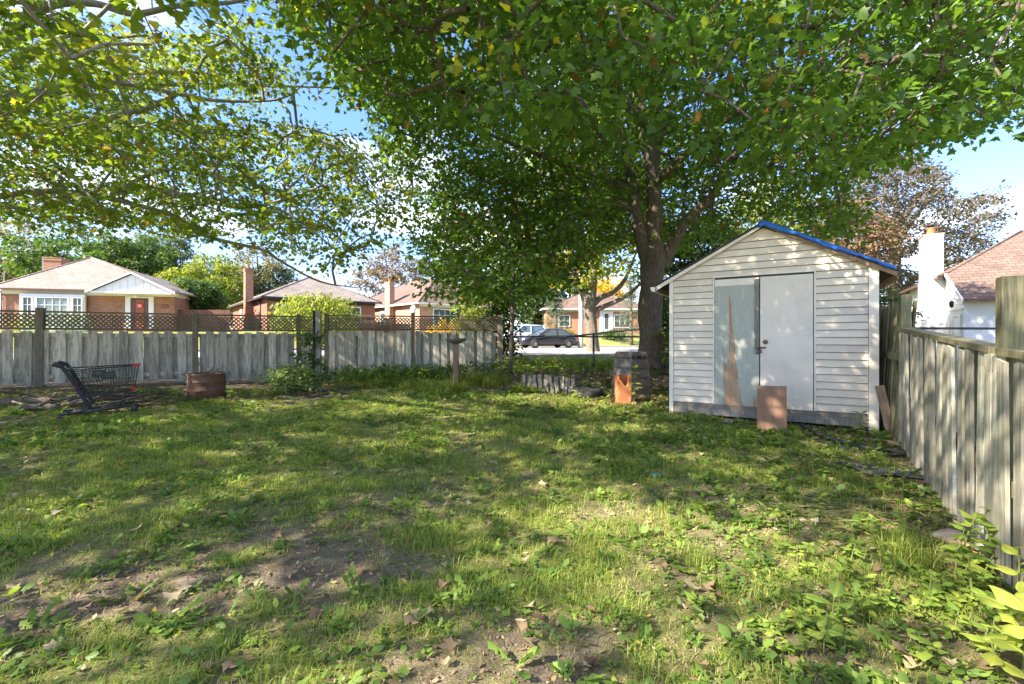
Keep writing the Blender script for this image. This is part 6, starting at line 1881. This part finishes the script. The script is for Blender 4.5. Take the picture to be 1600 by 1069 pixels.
def litter():
    r = np.random.default_rng(103)
    Xs, Ys, Sz = [], [], []
    for (y0, y1, dens, s) in ((1.6, 3.4, 900, .024), (3.4, 6, 520, .030), (6, 9, 160, .045), (9, 13.8, 40, .06)):
        n = int(1.16 * (y1 ** 2 - y0 ** 2) * dens); x, y = scatter(n, y0, y1, r)
        pr = np.clip(.50 + .6 * bareness(x, y), 0, 1); ok = (r.random(n) < pr) & not_built(x, y)
        Xs.append(x[ok]); Ys.append(y[ok]); Sz.append(s * (.3 + 1.5 * r.random(ok.sum()) ** 3))
    for (cx, cy, rx, ry, n, s) in ((2.5, 8.7, 1.3, 1.1, 1500, .065), (2.5, 10.4, 1.5, .8, 700, .08), (1.2, 12.0, 2.4, 1.2, 1500, .09), (-6.6, 7.9, .9, .5, 350, .07), (-7.3, 8.6, 2.4, .6, 500, .07), (-5.0, 9.8, 1.2, .5, 260, .07), (4.0, 5.6, 1.2, .5, 320, .05), (3.1, 3.9, .55, .9, 420, .04), (2.7, 3.0, .5, .5, 200, .04)):
        x = cx + r.normal(0, .5, n) * rx; y = cy + r.normal(0, .5, n) * ry; ok = not_built(x, y)
        Xs.append(x[ok]); Ys.append(y[ok]); Sz.append(s * r.uniform(.5, 1.3, ok.sum()))
    x = np.concatenate(Xs); y = np.concatenate(Ys); s = np.concatenate(Sz); n = len(x)
    a = r.random(n) * 6.283; el = r.normal(.12, .3, n)
    tip = np.stack([np.cos(a) * np.cos(el), np.sin(a) * np.cos(el), np.sin(el)], 1)
    up = np.array([0, 0, 1.0]) + r.normal(0, .35, (n, 3))
    pos = np.stack([x, y, ground(x, y) + .006 + .012 * r.random(n)], 1)
    tone = np.clip(r.normal(.45, .24, n), 0, 1)
    big = s > .045
    for q, kd in ((big, 'maple_low'), (~big, 'oval')):
        tag(obj('leaf_litter', leaf_mesh('leaf_litter', pos[q], tip[q], up[q], s[q], tone[q], LITTER, kd, .5, r)), 'small dead leaves and scraps scattered over the soil', None, None, 'stuff')

def fallen_leaves():
    r = np.random.default_rng(104); rr = random.Random(12)
    # a few shapes shared by all: curled maple leaves with a stalk
    protos = []
    for k in range(10):
        n = 1
        tone = [.12, .3, .45, .55, .64, .72, .36, 1.0, .25, .6][k]
        P, F = leaf_template('maple')
        ang = rr.uniform(1.2, 3.2); P = P * np.array([[rr.uniform(.6, 1.1), rr.uniform(.7, 1.0)]]) + np.array([[rr.uniform(-.09, .09), rr.uniform(-.09, .09)] for _ in P])
        z = .30 * np.abs(P[:, 0] + rr.uniform(-.1, .1)) * ang * rr.choice((-.6, 1.0, 1.2)) + .18 * np.maximum(0, P[:, 0] * rr.choice((-1, 1))) * ang + .22 * (P[:, 1] - .4) ** 2 * ang + np.array([rr.uniform(-.05, .05) for _ in P])
        z -= z.min()
        V = np.stack([P[:, 0] * rr.uniform(.85, 1.15), P[:, 1] - .4, z + .02], 1)
        st = np.array([(-.012, -.4, .02), (.012, -.4, .02), (.06, -.95, .10), (.04, -.95, .10)]); b0 = len(V)
        V = np.vstack([V, st])
        F2 = np.array([[b0, b0 + 1, b0 + 2, b0 + 3]], np.int32)
        me = np_mesh('fallen_leaf', V, [F, F2], LITTER, False, {'tone': np.full(len(V), tone)})
        protos.append(me)
    def put(px, py, size, k, label=None, rz=None):
        p = place(px, py)
        o = obj('fallen_leaf', protos[k], None, (p[0], p[1], p[2] + .015), (rr.uniform(-.35, .35), rr.uniform(-.35, .35), rr.uniform(0, 6.28) if rz is None else rz), (size,) * 3)
        if label: tag(o, label, 'leaf')
        else:
            kind = {0: 'dark brown', 1: 'brown', 2: 'tan', 3: 'tan', 4: 'pale straw-coloured', 5: 'pale straw-coloured', 6: 'brown', 7: 'green', 8: 'brown', 9: 'tan'}[k]
            where = 'on the bare soil near the camera' if py > 860 and px < 1000 else ('among the seedlings by the mossy fence' if px > 1150 and py > 760 else ('on the grass in the middle of the yard' if py > 720 else 'on the far part of the lawn'))
            tag(o, 'curled %s leaf fallen %s' % (kind, where), 'leaf', '%s leaves fallen %s' % (kind, where))
    special = [(1087, 968, .12, 7, 'large green fallen maple leaf with a hole at the bare patch'), (90, 950, .10, 7, 'dark green fallen leaf on the soil near the frame edge'), (345, 783, .13, 7, 'dull green fallen leaf on thin grass'),
               (190, 962, .10, 4, 'pale tan fallen leaf lying flat on the bare soil'), (304, 892, .11, 1, 'curled brown fallen leaf in the middle of the bare soil'), (660, 970, .13, 4, 'big crumpled tan leaf in the sunny patch of grass'), (460, 903, .08, 2, 'rust-orange fallen leaf beside the bare soil'),
               (1410, 1035, .10, 2, 'orange-brown fallen leaf at the bottom below the weeds'), (1285, 865, .09, 3, 'tan maple leaf among the broadleaf seedlings')]
    for s in special: put(*s[:4], s[4])
    cnt = 0
    while cnt < 150:
        py = 640 + 420 * rr.random() ** .8; px = rr.uniform(5, 1595)
        p = place(px, py)
        if not bool(not_built(np.array([p[0]]), np.array([p[1]]))[0]): continue
        put(px, py, rr.uniform(.045, .095), rr.randrange(10)); cnt += 1

def seedlings():
    """broad-leaved seedlings and suckers by the mossy fence: stem and separate leaves"""
    rr = random.Random(33)
    lm = []
    for k in range(6):
        tone = [.35, .5, .62, .75, .88, .97][k]
        rows = [(0, .012), (.10, .10), (.25, .24), (.42, .31), (.60, .29), (.78, .19), (.92, .08), (1.0, .004)]
        wr_ = .8 + .06 * k; V = []; tn = []
        for t, hw in rows:
            hw *= wr_ * (1 + rr.uniform(-.08, .08))
            for u in (-1, -.5, -.09, 0, .09, .5, 1):
                x = hw * u if abs(u) > .1 else min(hw, .02) * u / .09
                z = .16 * abs(x) - .75 * max(0, abs(x) - .13) - (.30 + .08 * (k % 3)) * (t - .25) ** 2 + rr.uniform(-.012, .012) * (abs(u) == 1) - (.012 if u == 0 else 0)
                V.append((x, t, z)); tn.append(tone + (.22 if abs(u) < .1 else rr.uniform(-.10, .06)))
        F = np.array([(i * 7 + j, i * 7 + j + 1, (i + 1) * 7 + j + 1, (i + 1) * 7 + j) for i in range(7) for j in range(6)], np.int32)
        me = np_mesh('leaf', np.array(V), F, WEED, True, {'tone': np.clip(tn, 0, 1)})
        lm.append(me)
    def plant(px, py, h, nl, ls, label=None, tones=(1, 4), group='broad-leaved seedlings near the mossy fence', name='seedling'):
        p = place(px, py)
        tn = 'yellow-green' if tones[0] >= 4 else 'bright green'
        sz = 'tall' if h > .2 else ('small' if h < .11 else 'middling')
        wh = 'round the tyre and compost bin' if 'tyre' in group else ('beside the steel drum' if 'drum' in group else ('under the mossy fence' if px > 1470 else ('between the bare patch and the mossy fence' if py > 860 else 'on the soil before the grey mat' if px > 1330 else 'in the grass before the shed')))
        if not label: group = '%s %s seedlings %s' % (sz, tn, wh)
        rt = empty(name, p, rr.uniform(0, 6.28), label or '%s %s broad-leaved seedling growing %s' % (sz, tn, wh), 'plant', None if label else group)
        bx, by = rr.uniform(-.25, .25) * h, rr.uniform(-.25, .25) * h
        P = catmull([(0, 0, -.02), (bx * .4, by * .4, h * .5), (bx, by, h)], 4)
        MB().tube(P, np.linspace(.004, .002, len(P)) * (1 + h * 2), 5).build('stem', WEED2, rt)
        for i in range(nl):
            t = .35 + .65 * (i + 1) / nl; j = min(len(P) - 1, int(t * (len(P) - 1) + .5))
            a = i * 2.4 + rr.uniform(-.4, .4)
            el = rr.uniform(-.15, .5) + .25 * (t > .9)
            obj('leaf', lm[rr.randint(*tones)], rt, P[j], (el, rr.uniform(-.35, .35), a), (ls * rr.uniform(.65, 1.15) * (1.15 - .35 * t),) * 3)
    global WEED2
    WEED2 = M('weed_stem', (.12, .17, .04), (.16, .15, .06), rough=.6, b=0)
    spec = [(1300, 985, .17, 5, .15, 'broad-leaved weed with the largest leaves, nearest bare patch'), (1352, 690, .34, 11, .13, 'leafy sapling beside the shed corner trim'), (1590, 830, .42, 9, .14, None), (1575, 905, .36, 10, .13, None), (1560, 900, .30, 9, .12, None), (1490, 905, .30, 10, .12, None), (1520, 945, .26, 9, .12, None), (1500, 880, .34, 9, .12, None)]
    for s in spec: plant(*s[:5], s[5])
    # yellow-green maple suckers at the corner
    for px, py, h, ls in ((1585, 1010, .22, .15), (1597, 1050, .26, .16), (1560, 1060, .15, .13), (1592, 960, .35, .13)):
        plant(px, py, h, 6, ls, None, (4, 5), 'yellow-green suckers under the mossy fence', 'sucker') if False else plant(px, py, h, 6, ls, None, (4, 5))
    k = 0
    while k < 120:
        px = rr.uniform(1180, 1560); py = rr.uniform(715, 1030)
        if px > 1180 + 420 * (py - 690) / 250 + 200: continue
        p = place(px, py)
        if p[0] > 1.277 + .619 * p[1] - .12: continue
        plant(px, py, rr.uniform(.05, .15), rr.randint(4, 9), rr.uniform(.04, .08)); k += 1
    # tall seedling before the clay flue tile
    plant(990, 634, .66, 14, .16, 'tall thin seedling with yellow-green leaves in front of the compost bin', (3, 5))
    for px, py in ((905, 636), (948, 640), (885, 598), (915, 612), (930, 611), (960, 660)):
        plant(px, py, rr.uniform(.18, .32), 9, .14, 'leafy seedling growing round the old tyre and compost bin' if False else None, (2, 5), 'seedlings round the tyre and compost bin')
    for px, py in ((275, 628), (360, 628), (400, 624)):
        plant(px, py, rr.uniform(.22, .34), 9, .11, None, (2, 4), 'seedlings round the steel drum')
print('blades', grass()); print('weed leaves', weeds()); litter(); fallen_leaves(); seedlings()
def crumbs():
    r = np.random.default_rng(108); n = 26000
    x, y = scatter(n, 1.6, 5.0, r); ok = (r.random(n) < bareness(x, y) ** .7) & not_built(x, y); x, y = x[ok], y[ok]; n = len(x)
    s = .0025 + .008 * r.random(n) ** 3
    O = np.array([(1, 0, 0), (0, 1, 0), (-1, 0, 0), (0, -1, 0), (0, 0, .8), (0, 0, -.8)], float)
    F = np.array([(0, 1, 4), (1, 2, 4), (2, 3, 4), (3, 0, 4), (1, 0, 5), (2, 1, 5), (3, 2, 5), (0, 3, 5)])
    V = O[None] * s[:, None, None] * r.uniform(.5, 1.3, (n, 6, 1)) + np.stack([x, y, ground(x, y) + s * .3], 1)[:, None]
    m = M('soil_clod', (.12, .09, .065), (.22, .175, .13), scale=30, rough=.98, b=.3)
    tag(obj('soil_crumbs', np_mesh('soil_crumbs', V.reshape(-1, 3), (F[None] + (np.arange(n) * 6)[:, None, None]).reshape(-1, 3).astype(np.int32), m)), 'small crumbs of dry soil on the bare patches', None, None, 'stuff')
    n = 900; x, y = scatter(n, 1.6, 9.0, r); ok = not_built(x, y); x, y = x[ok], y[ok]; n = len(x)
    a = r.random(n) * 6.283; L = .03 + .16 * r.random(n) ** 2.5
    P0 = np.stack([x, y, ground(x, y) + .012], 1); P1 = P0 + np.stack([np.cos(a) * L, np.sin(a) * L, r.normal(.004, .012, n)], 1)
    tag(obj('twigs', sticks_mesh('twigs', P0, P1, np.full(n, .003), np.full(n, .0012), M('dry_twig', (.22, .16, .10), (.12, .085, .055), b=0), 4)), 'dry twigs and leaf stalks strewn on the lawn', None, None, 'stuff')
crumbs()
def yellow_straw():
    r = np.random.default_rng(107); p = place(1345, 800); n = 45
    a = r.normal(2.9, .25, n); L = r.uniform(.15, .5, n)
    x = p[0] + r.normal(0, .28, n); y = p[1] + r.normal(0, .12, n); z = ground(x, y) + .02 + .03 * r.random(n)
    P0 = np.stack([x, y, z], 1); P1 = P0 + np.stack([np.cos(a) * L, np.sin(a) * L, r.normal(0, .02, n)], 1)
    o = obj('straw', sticks_mesh('straw', P0, P1, np.full(n, .003), np.full(n, .001), M('straw', (.26, .24, .11), (.18, .19, .07), rough=.7, b=0), 4))
    tag(o, 'flattened pale straw stems on the soil near the mat', None, None, 'stuff')
yellow_straw()
